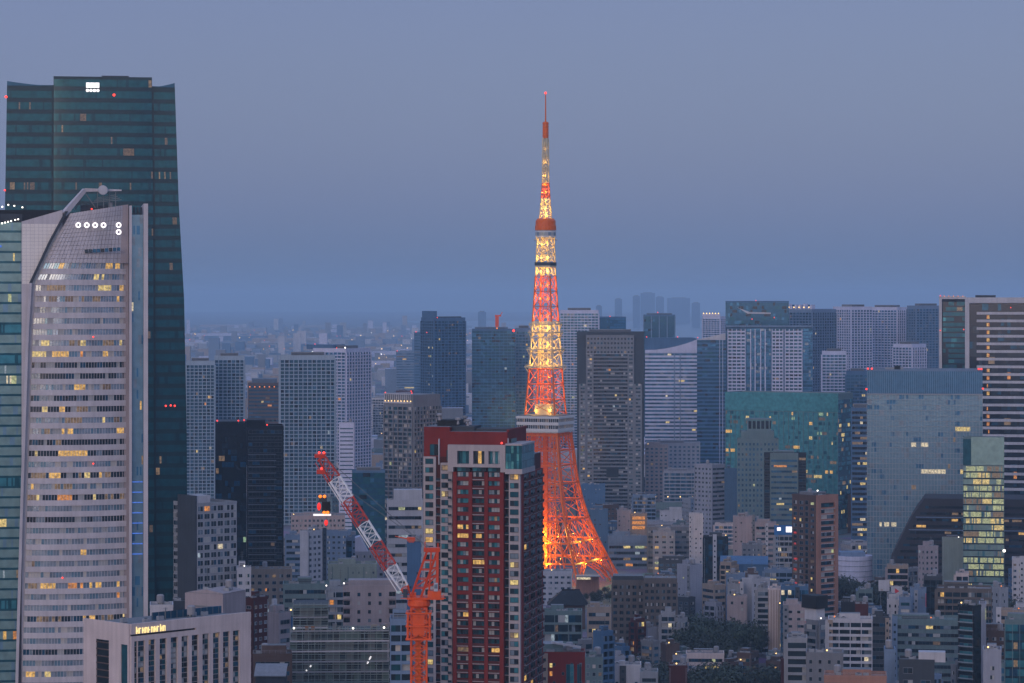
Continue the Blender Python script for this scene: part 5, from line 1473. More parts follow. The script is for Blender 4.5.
o.box(10 * k, 3.6, z1 + 1.6, 34 * k, 17, z2 - .5, 'g_black'); o.box(9 * k, 2.8, z2, 35 * k, 18, z2 + 1.4, 'tealgrey'); o.build('crown', b.root); b.flush()
b = B('office_block', 'grey-teal office block with dark notched sides near the pink-brown tower', 764, 806, 455, 2000, 'black', 'office building', short='grey-teal notched office'); m = b.px; k = b.W / 42
o = MB(); o.box(6 * k, -2.5, 0, 34 * k, -.02, b.H + 1.5, 'tealgrey', 'roof_grey'); o.build('front_volume', b.root)
sv = b.H
b.ribbon('front', 'blue', .06, 3.8, 1.8, .42, 2.0, 7.0 * k, 33 * k)
b.parts = [(p[0], p[1], p[2], p[3], p[4], p[5], p[6], 2.52) for p in b.parts]
b.ribbon('front', 'black', .02, 3.8, 1.8, .5, 1.0, .5 * k, 5.6 * k); b.ribbon('front', 'black', .02, 3.8, 1.8, .5, 1.0, 34.6 * k, 41.6 * k); b.flush(); b.plant_room(9 * k, 30 * k, 2.5, 'tealgrey', 6, 16)
b = B('banded_office', 'narrow blue banded office wedged between green glass and the gridded office', 851, 869, 409, 2240, 'slateblue', 'office building'); b.ribbon('front', 'black', .16, 4.0, 1.8, .55, 1.2, lits=['l_yellow', 'l_white', 'l_dim']); b.flush(); b.plant_room(2, b.W - 2, 4)
b = B('glass_office', 'slender pale green glass office with brightly lit floors', 963, 1003.5, 439, 1700, 'tealgrey', 'office building', short='slender brightly lit glass office')
b.glazing('front', 'pale', .0, 3.9, 1.6, 16.0, .16, 'g_black')
zz = b.H - 16 - 3.9
while zz > b.zmin:
    p = b.rng.random(); lit = .6 if p < .38 else (.25 if p < .6 else .03)
    ms = tuple(row(34, 'pale', lit, b.rng, 18, ['l_yellow', 'l_pale', 'l_dim', 'l_pale']))
    b.queue('window', ('window', 'bright', ms), lambda: window_mb(b.W - .6, 3.1, ms, 'tealgrey'), 'front', b.W / 2, zz + .72, .05, 60)
    zz -= 3.9
b.glazing('right', 'green', .05, 3.9, 1.8, 3, .2, 'g_teal_dark', run=3)
o = MB(); o.box(8 * b.px, -.4, b.H - 15.5, b.W, -.05, b.H + 1.2, 'g_pale'); o.box(0, -.3, b.H - 15.5, 7.8 * b.px, -.04, b.H, 'g_teal_dark'); o.build('top_panel', b.root); b.flush()
o = MB(); o.ball((b.W, -1, PZ(550, 1700)), .9, 'a_white'); o.build('lamp', b.root)

def sloped_dark():
    Y = 1800.0; m = Y / F
    b = B('slanted_office', 'dark brown office with slanted stepped left edge and a few lit windows', 887, 1030, 498, Y, 'black', 'office building', parapet=False, short='dark slanted office')
    b.root.children[0].name = 'old'
    for c in list(b.root.children): bpy.data.objects.remove(c)
    prof = [(0, 583), (3, 560), (10, 545), (20, 525), (29, 509), (33, 504), (37, 498), (143, 498)]
    poly = [(0, 0), (b.W, 0)] + [(px * m, PZ(py, Y)) for px, py in reversed(prof)]
    o = MB(); o.slab(poly, 0, 45, 'dark_panel'); o.build('wall', b.root)
    zz = PZ(503, Y)
    rg = b.rng
    i = 0
    while zz > 3:
        py = HY + (CZ - zz) * F / Y
        x0 = 2 + max(0, next((a + (c - a) * (py - pa) / (pb - pa) for (c, pb), (a, pa) in zip(prof, prof[1:]) if pa <= py <= pb and pb != pa), 0)) * m
        n = int((b.W - x0) / 2.0); lit = .12 if rg.random() < .5 else .03
        ms = tuple(row(n, 'black', lit, rg, 5, ['l_warm', 'l_yellow', 'l_dim']))
        window_mb(b.W - x0 - 1, 1.7, ms, 'black').build('window', b.root, ((x0 + b.W) / 2, -.01, zz - 3.2))
        if i in (2, 4): o = MB(); o.box(x0, -.6, zz - .9, b.W, -.02, zz - .4, 'bluegrey'); o.build('floor_ledge', b.root)
        zz -= 4.0; i += 1
sloped_dark()
b = B('apartment_tower', 'pink-brown apartment tower with tiled balcony front and shaded side lit red', 792, 837, 497.5, 1500, 'brown', 'apartment tower', xm=816, a=(45, 'L'), short='pink-brown apartment tower')
k = b.W / 21.0
o = MB(); o.box(0, -.9, 0, .18 * b.W, -.02, b.H + 1.2, 'salmon'); o.box(.84 * b.W, -.9, 0, b.W, -.02, b.H + 1.2, 'salmon'); o.box(.18 * b.W, -.9, b.H - 3, .84 * b.W, -.03, b.H + 1.2, 'salmon'); o.build('tiled_frame', b.root)
b.balconies('front', 'salmon', 3.05, 5, .9, 1.1, 'home', .05, 3.4, None, .3, .19 * b.W, .83 * b.W, 1.6, slab='stone')
b.punched('left', 'dark', .03, 3.05, 4.4, .6, .62, 2.0, 0, b.D * .52, 'grey'); b.ribbon('left', 'black', .0, 3.05, 2, .75, 2, b.D * .55, b.D * .68); b.punched('left', 'dark', .16, 3.05, 5.0, .5, .5, 2.0, b.D * .7, b.D, 'brown')
for i, q in enumerate((0, .45, .1, .8, .3, .6, .2)):
    zq = PZ(521 + i * 12.5 + q * 4, 1500); vq = b.D * (.84 - .08 * q)
    o = MB(); o.box(-.3, vq, zq, -.02, vq + 1.2 + q * 1.6, zq + 1.0, 'l_amber' if i == 0 else 'l_crimson'); o.build('red_stair_lamp', b.root)
b.flush(); b.clutter(6); b.red_lights([(b.W * .2, 2, b.H + 3)], .4, 'a_white'); b.plant_room(1, b.W * .7, 2.4, 'grey')

# ------------------------------------------------------------------ the low city
def detail(b, wall):
    """small things that tell one block from the next: stair strip, roof rail, down-pipes, a sign board"""
    rg = b.rng; z0 = max(0, b.zmin)
    if b.H - z0 < 6: return
    if rg.random() < .5 and b.W > 8:
        w = rg.uniform(1.6, 2.8); a = rg.choice([.0, rg.uniform(.2, .7), 1.0]) * (b.W - w)
        alt = rg.choice(['lightgrey', 'grey', 'bluegrey', 'beige', 'darkgrey', 'white'])
        o = MB(); o.box(a, -.55, 0, a + w, -.01, b.H + rg.choice([.6, 2.4]), alt)
        z = b.H - 2.2
        while z > z0: o.box(a + w * .3, -.62, z, a + w * .7, -.56, z + 1.1, 'g_dark'); z -= 3.3
        o.build('stair_core', b.root)
    if rg.random() < .6:
        o = MB(); z = b.H + 1.1; n = max(3, int(b.W / 1.8))
        for i in range(n + 1): o.bar((b.W * i / n, .12, z), (b.W * i / n, .12, z + 1.1), .045, 'roof_pale')
        for h in (.55, 1.1): o.bar((0, .12, z + h), (b.W, .12, z + h), .045, 'roof_pale')
        o.build('roof_railing', b.root)
    if rg.random() < .4:
        o = MB()
        for q in (.06, .94): o.bar((b.W * q, -.25, 0), (b.W * q, -.25, b.H), .11, rg.choice(['lightgrey', 'darkgrey']))
        o.build('downpipe', b.root)
    if rg.random() < .12 and b.H > 12:
        o = MB(); h = rg.uniform(4, 7); o.box(b.W - .3, -2.0, b.H - h - 1, b.W - .05, -.3, b.H - 1, rg.choice(['sign_blue', 'sign_red', 'white', 'l_pale', 'l_cool'])); o.build('sign_board', b.root)
    if rg.random() < .22:
        o = MB(); o.ball((0, 0, .3), .3, rg.choice(['a_warm', 'a_white', 'a_warm', 'a_orange'])); o.box(-.06, -.06, -1.2, .06, .06, .05, 'steel'); o.build('roof_lamp', b.root, (b.W * rg.random(), -.2, b.H + 1.6))  # lamps scattered at random, added for sparkle
    if rg.random() < .3:
        o = MB(); w = b.W * rg.uniform(.3, .6); o.box(b.W * .2, b.D * .3, b.H + 2.4, b.W * .2 + w, b.D * .3 + 3, b.H + 2.55, 'roof_pale')
        for i in range(3): o.bar((b.W * .2 + w * i / 2, b.D * .3 + .1, b.H + .13), (b.W * .2 + w * i / 2, b.D * .3 + .1, b.H + 2.4), .08, 'steel')
        o.build('roof_frame', b.root)

def low(name, label, x0, x1, yt, Y, wall='grey', style='punched', pal='home', lit=.05, fl=3.2, bay=3.2, xm=None, a=30, roof='roof_grey', cat='building', room=None, n=4, D=None, ww=.55, wh=.48, frame='lightgrey', pierm=None, top=1.0, side=None, short=None, parapet=True, skip=.0, group=None):
    b = block(name, label, x0, x1, yt, Y, wall, cat, xm, a, D, roof, short, group, parapet)
    def face(f, st):
        if st == 'punched': b.punched(f, pal, lit, fl, bay, ww, wh, top, frame=frame, skip=skip)
        elif st == 'ribbon': b.ribbon(f, pal, lit, fl, 1.6, wh, top)
        elif st == 'balcony': b.balconies(f, pierm or wall, fl, bay, 1.0, 1.1, pal, lit, top, 'same', .35, pane=1.6)
        elif st == 'bays': b.balconies(f, wall, fl, bay, 1.0, 1.1, pal, lit, top, wall, .35, per_bay=True, pane=1.6)
        elif st == 'curtain': b.glazing(f, pal, lit, fl, 1.7, top, .25, 'g_dark', run=4); b.mullions(f, wall, 3.4, .25, .25)
    face('front', style)
    if style == 'blank' and b.W > 6 and b.rng.random() < .6: b.punched('front', 'dark', .03, fl, 3.4, .3, .34, 1.6, frame='grey', skip=.55)
    if side is None: side = style
    if b.side: face(b.side, side)
    else:
        if b.W > 0 and x0 > 512 + 60: face('left', side)
        elif x1 < 512 - 60: face('right', side)
    b.flush(90, 5)
    if room is None: room = b.rng.random() < .7
    if room: b.plant_room(b.W * b.rng.uniform(.08, .3), b.W * b.rng.uniform(.5, .85), b.rng.uniform(2.4, 3.6), wall if wall not in ('g_black',) else 'darkgrey', b.D * .25, b.D * .7, b.rng.random() < .5)
    b.clutter(n)
    detail(b, wall)
    return b

wall_mat('sign_blue', (.02, .13, .32), .4); wall_mat('sign_red', (.5, .04, .06), .4)
# --- left of the crane
low('brick_block', 'dark red brick apartment block with small white windows between cream and white buildings', 245, 268, 601, 1060, 'redbrown', 'punched', 'home', .04, 3.0, 2.6, xm=253, a=50, frame='white', wh=.42)
b = low('white_stepped_building', 'pinkish white building with stepped roof and four dark window bands beside red brick', 267, 291, 616, 1110, 'pink', 'ribbon', 'dark', .0, 3.6, xm=279, a=45, side='blank', room=False, n=2)
o = MB(); o.box(-b.D * 0 + .5, 2, b.H + .14, b.W * .75, b.D * .9, PZ(606, 1110), 'pink', 'roof_grey'); o.box(1, 5, PZ(606, 1110) + .01, b.W * .45, b.D * .6, PZ(600, 1110), 'white'); o.build('upper_storey', b.root)
low('long_low_building', 'brown low building with a curved white canopy at the bottom edge', 253, 292, 657, 960, 'brown', 'ribbon', 'dark', .02, 3.2, room=True)
def canopy():
    Y = 930.0; r = thing('curved_canopy', 'pale curved glass canopy roof below the white stepped building', 'canopy', (PX(254, Y), Y, 0))
    m = Y / F; o = MB(); W = 32 * m; z0 = PZ(676, Y)
    for i in range(8):
        t0, t1 = i / 8, (i + 1) / 8
        y0, y1 = 12 * t0, 12 * t1; a, b = z0 + 3.0 * math.sin(t0 * 2.2), z0 + 3.0 * math.sin(t1 * 2.2)
        o.face([(0, y0, a), (W, y0, a), (W, y1, b), (0, y1, b)], 'roof_pale'); o.face([(0, y0, a - .3), (0, y1, b - .3), (W, y1, b - .3), (W, y0, a - .3)], 'roof_grey')
    o.build('canopy_shell', r)
    o = MB(); o.box(.5, .5, 0, W - .5, 11, z0 - .4, 'darkgrey'); o.build('wall', r)
canopy()
low('teal_hall', 'wide dark teal roofed hall behind the scaffolded site', 283, 334, 586, 1320, 'tealgrey', 'ribbon', 'dark', .01, 4.0, roof='roof_green', room=True, n=7)
low('brown_low_block', 'red-brown low block with a flat roof under the black office tower', 238, 284, 563, 1520, 'redbrown', 'ribbon', 'dark', .03, 3.6, n=5)
low('beige_window_row_building', 'beige low building with a row of lit square windows near the dark trees', 249, 292, 571, 1450, 'beige', 'punched', 'dark', .25, 3.5, 3.4, n=3)
low('white_cube_building', 'small bright white cube building with one lit shopfront beside the gridded apartments', 237, 251, 570, 1300, 'white', 'punched', 'home', .3, 3.4, 3.4)
low('pink_dotted_building', 'long pinkish building with a fine dot grid of windows behind the crane hook', 291, 345, 517, 1950, 'pink', 'punched', 'dark', .04, 3.4, 2.9, n=6, short='long pink dotted building')
low('white_windowed_block', 'white block with two columns of dark windows behind the dark trees', 300, 326, 533, 1640, 'white', 'punched', 'dark', .04, 3.3, 3.4, xm=308, a=40, side='blank')
low('slate_rooftop_block', 'slate block with cluttered roof left of the white two-column block', 285, 305, 537, 1700, 'bluegrey', 'ribbon', 'home', .03, 3.5, n=5)
low('blue_grey_flat_building', 'blue-grey flat building with pale roof beside the leaning lavender roof', 326, 352, 533, 1700, 'bluegrey', 'punched', 'home', .04, 3.2, 3.0, n=4)
b = low('teal_ribbed_hall', 'pale green hall with vertical ribs standing before the leaning lavender roof', 328, 377, 566, 1370, 'palegreen', 'blank', room=True, short='pale green ribbed hall')
for i in range(13): o = MB(); o.box(b.W * i / 12.5, -.35, 0, b.W * i / 12.5 + .5, -.01, b.H - .3, 'tealgrey' if i % 4 == 1 else 'palegreen'); o.build('rib', b.root)
low('glazed_grid_block', 'blue-grey gridded block beneath the lavender sloping roof', 346, 366, 539, 1560, 'bluegrey', 'curtain', 'bluedark', .03, 3.3, room=False)
b = low('sloping_lavender_building', 'lavender building with a long roof sloping down towards the crane', 355, 384, 552, 1530, 'lilac', 'punched', 'home', .02, 3.2, 3.2, room=False, n=0, parapet=False)
o = MB(); z = b.H + .13; k = b.W / 29; o.slab([(0, z), (13 * k, z), (5 * k, PZ(536.5, 1530)), (0, PZ(538, 1530))], 1, b.D - 1, 'lavender'); o.build('sloping_roof', b.root)
b = low('beige_apartments', 'beige six-storey apartment block with end balconies behind the scaffolded site', 343, 396, 588, 1150, 'pink', 'punched', 'dark', .08, 3.5, 4.4, n=6, ww=.3, wh=.45, short='beige six-storey apartments', frame='stone_dark')
for u_ in (0, b.W * .86):
    zz = b.H - 4.5
    while zz > b.zmin: o = MB(); o.box(u_, -1.1, zz, u_ + b.W * .14, -.02, zz + 1.1, 'pink'); o.box(u_ + .2, -.1, zz + 1.11, u_ + b.W * .14 - .2, -.02, zz + 2.9, 'g_black'); o.build('balcony', b.root); zz -= 3.5
o = MB(); o.box(b.W * .1, 3, b.H + .14, b.W * .98, 11, PZ(581, 1150), 'pink'); o.build('upper_storey', b.root)
low('grey_white_cluster_building', 'small pale building with boxy stair tower left of beige apartments', 326, 345, 590, 1200, 'lightgrey', 'balcony', 'home', .03, 3.1, 3.6)
low('balcony_block', 'blue-grey apartment block with stacked balconies behind the crane mast', 390, 412, 622, 880, 'bluegrey', 'bays', 'home', .05, 3.0, 3.4, n=3)
low('dark_shaft_building', 'narrow slate shaft building with a red capped crane stub on top', 407, 421, 545, 1300, 'slateblue', 'blank', n=0, room=False, short='narrow slate shaft')
def stub():
    Y = 1304.0; m = Y / F
    r = thing('crane_stub', 'small red crane with short arm on top of the narrow slate shaft', 'crane', (PX(411, Y), Y + 3, PZ(545, Y) + .2))
    o = MB(); o.box(-1.2, -1.2, 0, 1.2, 1.2, 1.4, 'crane_red'); o.box(-1.9, -1.5, 1.41, 2.4, 1.5, 3.2, 'crane_red'); o.build('turntable', r)
    o = MB(); o.bar((-1.8, 0, 2.4), (-7.4, 0, 3.6), .45, 'crane_red', .25); o.build('arm', r)
stub()

def scaffold_site():
    Y = 1000.0; m = Y / F
    x, y, W, D, H, rz, _m = place(290, 389, 629, Y, None)
    b = Building('construction_site', 'building under construction wrapped in dark green scaffold netting with pale floor lines', 'construction site', x, y, W, D, H, rz, 51, None, m)
    REFS.append(('scaffolded building site', 290, 389, 605, Y, x, y, W, D, rz))
    r = b.root; rg = b.rng; zmin = max(0, PZ(700, Y))
    o = MB(); o.box(.6, .9, 0, W - .6, D, H - 1.5, 'steel', 'darkgrey'); o.build('wall', r)
    k = W / 99
    o = MB(); o.box(3 * k, 2.5, H - 1.4, 38 * k, D - 4, PZ(605, Y), 'steel', 'darkgrey'); o.build('upper_storeys', r)
    def frame(u0, u1, yo, z1, z0, stepu, stepz, nm):
        n = int((u1 - u0) / stepu)
        i = 0; zz = z1
        mb = MB()
        for i in range(n + 1): mb.box(u0 + (u1 - u0) * i / n - .09, yo, z0, u0 + (u1 - u0) * i / n + .09, yo + .15, z1 + .8, 'scaffold'); mb.box(u0 + (u1 - u0) * i / n - .05, yo + .7, z0, u0 + (u1 - u0) * i / n + .05, yo + .8, z1 + .8, 'scaffold')
        j = 0
        while zz > z0:
            mb.box(u0, yo + .02, zz - .1, u1, yo + .78, zz + .08, 'scaffold')
            for h in (.5, 1.0): mb.box(u0, yo - .02, zz + h, u1, yo + .03, zz + h + .06, 'scaffold')
            if j % 2 == 0:
                for i in range(0, n, 2): mb.bar((u0 + (u1 - u0) * i / n, yo, zz - stepz), (u0 + (u1 - u0) * (i + 1) / n, yo, zz), .05, 'scaffold')
            zz -= stepz; j += 1
        mb.build('scaffold_frame', r)
        zz = z1 - 1
        j = 0
        while zz > z0:
            o = MB(); o.box(u0, yo - .12, zz, u1, yo - .03, zz + .55, rg.choice(['lightgrey', 'lightgrey', 'white', 'tealgrey'])); o.build('floor_edge', r)
            # netting panels, some missing
            q = MB(); n2 = int((u1 - u0) / 2.4)
            for i in range(n2):
                if rg.random() < .8: q.face([(u0 + (u1 - u0) * i / n2 + .06, yo + .81, zz - 3.2), (u0 + (u1 - u0) * (i + 1) / n2 - .06, yo + .81, zz - 3.2), (u0 + (u1 - u0) * (i + 1) / n2 - .06, yo + .81, zz - .05), (u0 + (u1 - u0) * i / n2 + .06, yo + .81, zz - .05)], rg.choice(['g_black', 'g_black', 'roof_green', 'g_dark', 'black']))
            if q.f: q.build('netting', r, kind='stuff')
            zz -= 3.6; j += 1
    frame(0, W, 0, H, zmin, 2.1, 1.8, 0)
    frame(3 * k, 38 * k, 1.4, PZ(605.5, Y), H - .6, 2.1, 1.8, 1)
    for px, py in ((294, 628), (384, 628), (353, 628.5)):
        o = MB(); o.ball((0, 0, 0), .34, 'a_white'); o.build('work_lamp', r, ((px - 290) * k, -.4, PZ(py, Y)))
    for (px, py, l_) in ((369, 660, 1.3), (367, 664, .8), (310, 667, .7), (306, 671, .5)):
        o = MB(); o.box(-.18, -.1, 0, .3, .1, l_, 'a_white_soft'); q = MB(); q.add(o, Matrix.Rotation(.5, 4, 'Y')); q.build('work_lamp', r, ((px - 290) * k, -.2, PZ(py, Y)))
    # clutter on the open top deck
    for i in range(18):
        a = 40 * k + rg.random() * 56 * k; w, h = rg.uniform(.5, 2.2), rg.uniform(.6, 2.6)
        o = MB(); o.box(0, 0, 0, w, 1.0, h, rg.choice(['grey', 'lightgrey', 'beige', 'darkgrey', 'tealgrey', 'roof_pale'])); o.build('stacked_material', r, (a, 1.5 + rg.random() * 6, H - 1.4))
    for i in range(9):
        a = 40 * k + i * 6 * k
        o = MB(); o.bar((0, 0, 0), (0, 0, rg.uniform(2.5, 4.5)), .09, 'scaffold'); o.bar((0, 0, 2), (6 * k, 0, 2), .06, 'scaffold'); o.build('guard_rail', r, (a, .5, H - 1.4))
    for px in (305, 311): o = MB(); o.box(0, 0, 0, 1.3, .3, 1.5, 'orange_tile'); o.build('orange_panel', r, ((px - 290) * k, 1.1, H - .6))
    # dark hoist mast with two orange drums at the right end
    o = MB(); o.box(W + .3, .5, 0, W + 1.8, 2.5, PZ(623, Y), 'darkgrey')
    for i in range(14): o.box(W + .2, .4, PZ(623, Y) - i * 3.2, W + 1.9, 2.6, PZ(623, Y) - i * 3.2 + .25, 'steel')
    o.build('hoist_mast', r)
    for py in (628.5, 650):
        o = MB(); o.lathe([(0, -1.4), (.9, -1.3), (1.25, -.5), (1.25, .6), (.8, 1.3), (0, 1.4)], 'steel_orange', 12); o.build('orange_drum', r, (W + 2.9, .2, PZ(py, Y)))
scaffold_site()

# --- around the tower's feet
low('tower_foot_building', 'white building with regular window rows at the foot of the lattice tower', 541, 572, 573, 1770, 'white', 'punched', 'dark', .02, 3.4, 3.6, n=5, ww=.6, wh=.42, D=16, short='white building at the tower foot')
def temple():
    Y = 1640.0; m = Y / F
    r = thing('hip_roof_hall', 'dark hall with steep hipped roof in front of the lattice tower base', 'hall', (PX(549, Y), Y, 0))
    W = 38 * m; zr, ze = PZ(592, Y), PZ(605, Y)
    o = MB(); o.box(1, 1, 0, W - 1, 15, ze, 'brown'); o.build('wall', r)
    o = MB()
    P = [(-1, -1, ze), (W + 1, -1, ze), (W + 1, 17, ze), (-1, 17, ze), (W * .34, 6, zr), (W * .82, 6, zr), (W * .82, 10, zr), (W * .34, 10, zr)]
    for q in ((0, 1, 5, 4), (1, 2, 6, 5), (2, 3, 7, 6), (3, 0, 4, 7), (4, 5, 6, 7)): o.face([P[i] for i in q], 'black')
    o.box(W * .34, 7.6, zr + .01, W * .82, 8.4, zr + .9, 'black'); o.build('roof', r)
    REFS.append(('dark hip-roofed hall', 549, 587, 591, Y, PX(549, Y), Y, W, 16, 0))
temple()
def ticket_canopy():
    Y = 1830.0; m = Y / F
    r = thing('lit_canopy', 'lit entrance canopy on posts between the feet of the lattice tower', 'canopy', (PX(576, Y), Y, 0))
    W = 24 * m; z = PZ(577, Y)
    o = MB(); o.box(0, 0, z, W, 8, z + .8, 'lightgrey'); o.build('roof', r)
    for i in range(4): o = MB(); o.box(W * i / 3.2, .5, 0, W * i / 3.2 + .6, 1.1, z - .01, 'salmon'); o.build('post', r)
    o = MB(); o.box(.5, -.2, z - 1.6, W * .6, -.05, z - .2, 'l_white'); o.build('lit_sign', r)
    o = MB(); o.box(.5, 7, 0, W - .5, 7.9, z - .02, 'salmon'); o.build('wall', r)
ticket_canopy()
low('tiered_balcony_building', 'grey-green building with wide tiered balconies and a few lit rooms beside red brick tower', 541, 582, 613, 1340, 'tealgrey', 'balcony', 'dark', .12, 4.4, 7, n=5, roof='roof_green', short='grey-green tiered building')
low('brown_lit_building', 'grey-brown building with one lit hall behind the teal stair building', 587, 611, 609, 1420, 'beige', 'ribbon', 'dark', .15, 4.0, n=4)
b = low('teal_stair_building', 'narrow teal-blue building with stacked white bays beside the low red brick roof', 593, 613, 634, 1150, 'slateblue', 'bays', 'dark', .04, 3.1, 3.0, xm=601, a=40, side='blank', n=2, frame='white')
low('small_grey_infill', 'small blue-green building under the teal stair building', 585, 603, 660, 1080, 'tealgrey', 'punched', 'home', .12, 3.0, 2.6)
b = low('red_brick_low_building', 'low red brick building with lit yellow windows and a glass roof lantern', 541, 585, 655, 1000, 'redbrick', 'blank', n=3, room=False, short='low red brick building', parapet=True)
k = b.W / 44
for (a_, c_, z0, z1, ms) in ((4, 7, 663, 667.5, ('l_warm',)), (8.5, 11.5, 663, 667.5, ('l_yellow',)), (4, 7, 671, 676, ('l_warm',)), (8.5, 11.5, 671, 676, ('l_amber',)), (25, 33, 664, 690, ('g_teal_dark', 'g_teal')), (36, 40.5, 664, 690, ('g_teal_dark', 'g_dark'))):
    window_mb((c_ - a_) * k, PZ(z0, 1000) - PZ(z1, 1000), ms, 'steel').build('window', b.root, ((a_ + c_) / 2 * k, -.01, PZ(z1, 1000)))
o = MB(); o.box(2 * k, 3, b.H + .14, 22 * k, 12, PZ(645, 1000), 'tealgrey', 'roof_pale'); o.box(22.2 * k, 4, b.H + .14, 40 * k, 11, PZ(650, 1000), 'grey'); o.build('roof_lantern', b.root)
o = MB(); o.bar((10 * k, 2.5, PZ(643, 1000)), (40 * k, 2.5, PZ(648, 1000)), .5, 'white'); o.build('roof_duct', b.root)
b = low('white_box_building', 'plain white building with small chimney box at the bottom edge beside trees', 612, 641, 667, 1160, 'white', 'blank', n=2, room=False)
o = MB(); o.box(3, 1, b.H + .14, 5.2, 3, PZ(661, 1160), 'white'); o.build('chimney', b.root)
low('teal_roof_building', 'low building with teal metal roof right of the plain white building', 640, 658, 674, 1140, 'lightgrey', 'ribbon', 'home', .02, 3.2, roof='tealgrey', n=1, room=True)
def hotel():
    for (nm, lab, x0, x1, yt, Y) in (('hotel_wing', 'left wing of the large grey-brown grid-faced hotel block near the park', 612, 644, 582, 1510), ('hotel_wing', 'right wing of the large grey-brown grid-faced hotel block above the park trees', 644, 677, 580, 1500)):
        b = block(nm, lab, x0, x1, yt, Y, 'hotel', 'hotel', None, 25, 20, 'roof_grey', 'grey-brown hotel')
        b.punched('front', 'dark', .02, 3.4, 3.1, .62, .55, 1.2, frame='hotel'); b.punched('left', 'dark', .02, 3.4, 3.1, .6, .55, 1.2, frame='hotel')
        b.mullions('front', 'hotel', 3.1, .7, .45, fl=3.4, top=1.2, hw=.8)
        b.flush(100, 4)
        o = MB(); o.box(.5, 1, b.H + .13, b.W * .96, 14, PZ(yt - 6 if x0 < 630 else yt - 2, Y), 'darkgrey', 'roof_grey'); o.build('plant_room', b.root); b.clutter(4)
hotel()
b = low('lit_office_block', 'grey-blue office block with several lit windows beside the tower leg', 608, 648, 537, 2010, 'bluegrey', 'ribbon', 'dark', .22, 4.2, n=6, short='grey-blue lit office block')
o = MB(); o.box(0, -.4, b.H - 4.2, b.W, -.02, b.H + 1.2, 'bluegrey'); o.build('parapet_wall', b.root)
low('lit_stair_block', 'narrow pale block with a column of lit windows beside the grey-blue office', 653, 675, 533, 1960, 'lightgrey', 'punched', 'home', .35, 3.6, 5.0, n=3, frame='white')
low('dark_slab_building', 'dark slate slab building behind the right leg of the lattice tower', 587, 608, 511, 2060, 'slateblue', 'blank', n=3)
b = low('louvred_building', 'small building with orange lit louvred front under the big grey slab', 630, 647, 515, 2020, 'beige', 'blank', n=2, room=False)
for i in range(3): o = MB(); o.box(1.5, -.3, b.H - 3.2 - i * 3.4, b.W - 1.5, -.02, b.H - 1.0 - i * 3.4, 'l_amber'); o.build('lit_louvre', b.root)
low('stacked_pink_building', 'pinkish blank building left of the orange lit louvred one', 617, 631, 512, 2080, 'pink', 'blank', n=3)
low('grey_cluster_building', 'grey building with many roof units between the louvred building and white tower', 647, 690, 528, 1980, 'grey', 'ribbon', 'dark', .06, 3.6, n=9)
low('white_blank_tower', 'blank white stair tower left of the pink blank walls', 689, 703, 515, 1950, 'white', 'blank', n=1, room=False, short='blank white tower')
low('dark_glass_lit_tower', 'dark glass block with bright yellow window boxes below the blank white tower', 703, 728, 538, 1780, 'g_black', 'curtain', 'black', .03, 3.6, n=6, roof='beige', short='dark glass block with yellow windows')
low('pink_l_building', 'pink windowless L-shaped block below the stepped teal-grey office', 733, 755, 518, 1960, 'pink', 'blank', n=3)
low('pink_low_wing', 'lower pink wing with long dark slots attached beside the L-shaped block', 755, 776, 524, 1950, 'pink', 'ribbon', 'dark', .02, 3.8, n=3)
b = low('billboard_building', 'pale building carrying a blue billboard with two white squares', 775, 793, 535, 1700, 'lightgrey', 'bays', 'dark', .04, 3.2, 3.0, n=2, room=False)
o = MB(); o.box(-.5, -.6, b.H + .2, b.W, -.1, PZ(525, 1700), 'sign_blue'); o.box(1.2, -.75, PZ(530.5, 1700), 3.4, -.61, PZ(527.3, 1700), 'sign_white'); o.box(6.5, -.75, PZ(532, 1700), 10, -.61, PZ(526.5, 1700), 'sign_white'); o.build('billboard', b.root)
b = low('blue_roof_hall', 'long hall with broad slate-blue roof above the white twin blocks', 720, 768, 566, 1740, 'slateblue', 'blank', n=0, room=False, roof='slateblue', short='slate-blue roofed hall')
o = MB(); o.face([(0, -.5, b.H + 1.2), (b.W, -.5, b.H + 1.2), (b.W, 14, PZ(560, 1740) + 1.5), (0, 14, PZ(560, 1740) + 1.5)], 'slateblue'); o.face([(0, 14, PZ(560, 1740) + 1.5), (b.W, 14, PZ(560, 1740) + 1.5), (b.W, 26, b.H), (0, 26, b.H)], 'slateblue'); o.build('pitched_roof', b.root)
low('grey_shed_building', 'grey building with small lit orange lamps behind the slate-blue roof', 742, 766, 546, 1850, 'grey', 'punched', 'home', .1, 3.2, 3.2, n=6)
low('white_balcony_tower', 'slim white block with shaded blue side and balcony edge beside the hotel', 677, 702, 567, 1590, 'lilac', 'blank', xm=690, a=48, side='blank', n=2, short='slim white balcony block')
bb = [o_ for o_ in C.objects if o_.name.startswith('white_balcony_tower')][0]
for i in range(11): o = MB(); o.box(-1.2, .2, PZ(573, 1590) - i * 3.0, 1.4, 1.8, PZ(573, 1590) - i * 3.0 + 1.1, 'tealgrey'); o.build('balcony', bb)
low('beige_brown_block', 'brown-beige block behind the park trees beside the slim white block', 702, 726, 587, 1570, 'beige', 'ribbon', 'dark', .02, 3.4, xm=714, a=35, n=4)
low('pink_park_block', 'plain pink-beige block standing at the edge of the park', 727, 747, 598, 1520, 'pink', 'punched', 'dark', .02, 3.4, 5.0, n=4, ww=.25, skip=.5, short='pink-beige park block')
low('pale_blue_block', 'pale blue-grey block with a boxy roof left of the white twin blocks', 726, 745, 576, 1620, 'bluegrey', 'punched', 'home', .03, 3.2, 3.4, n=4)
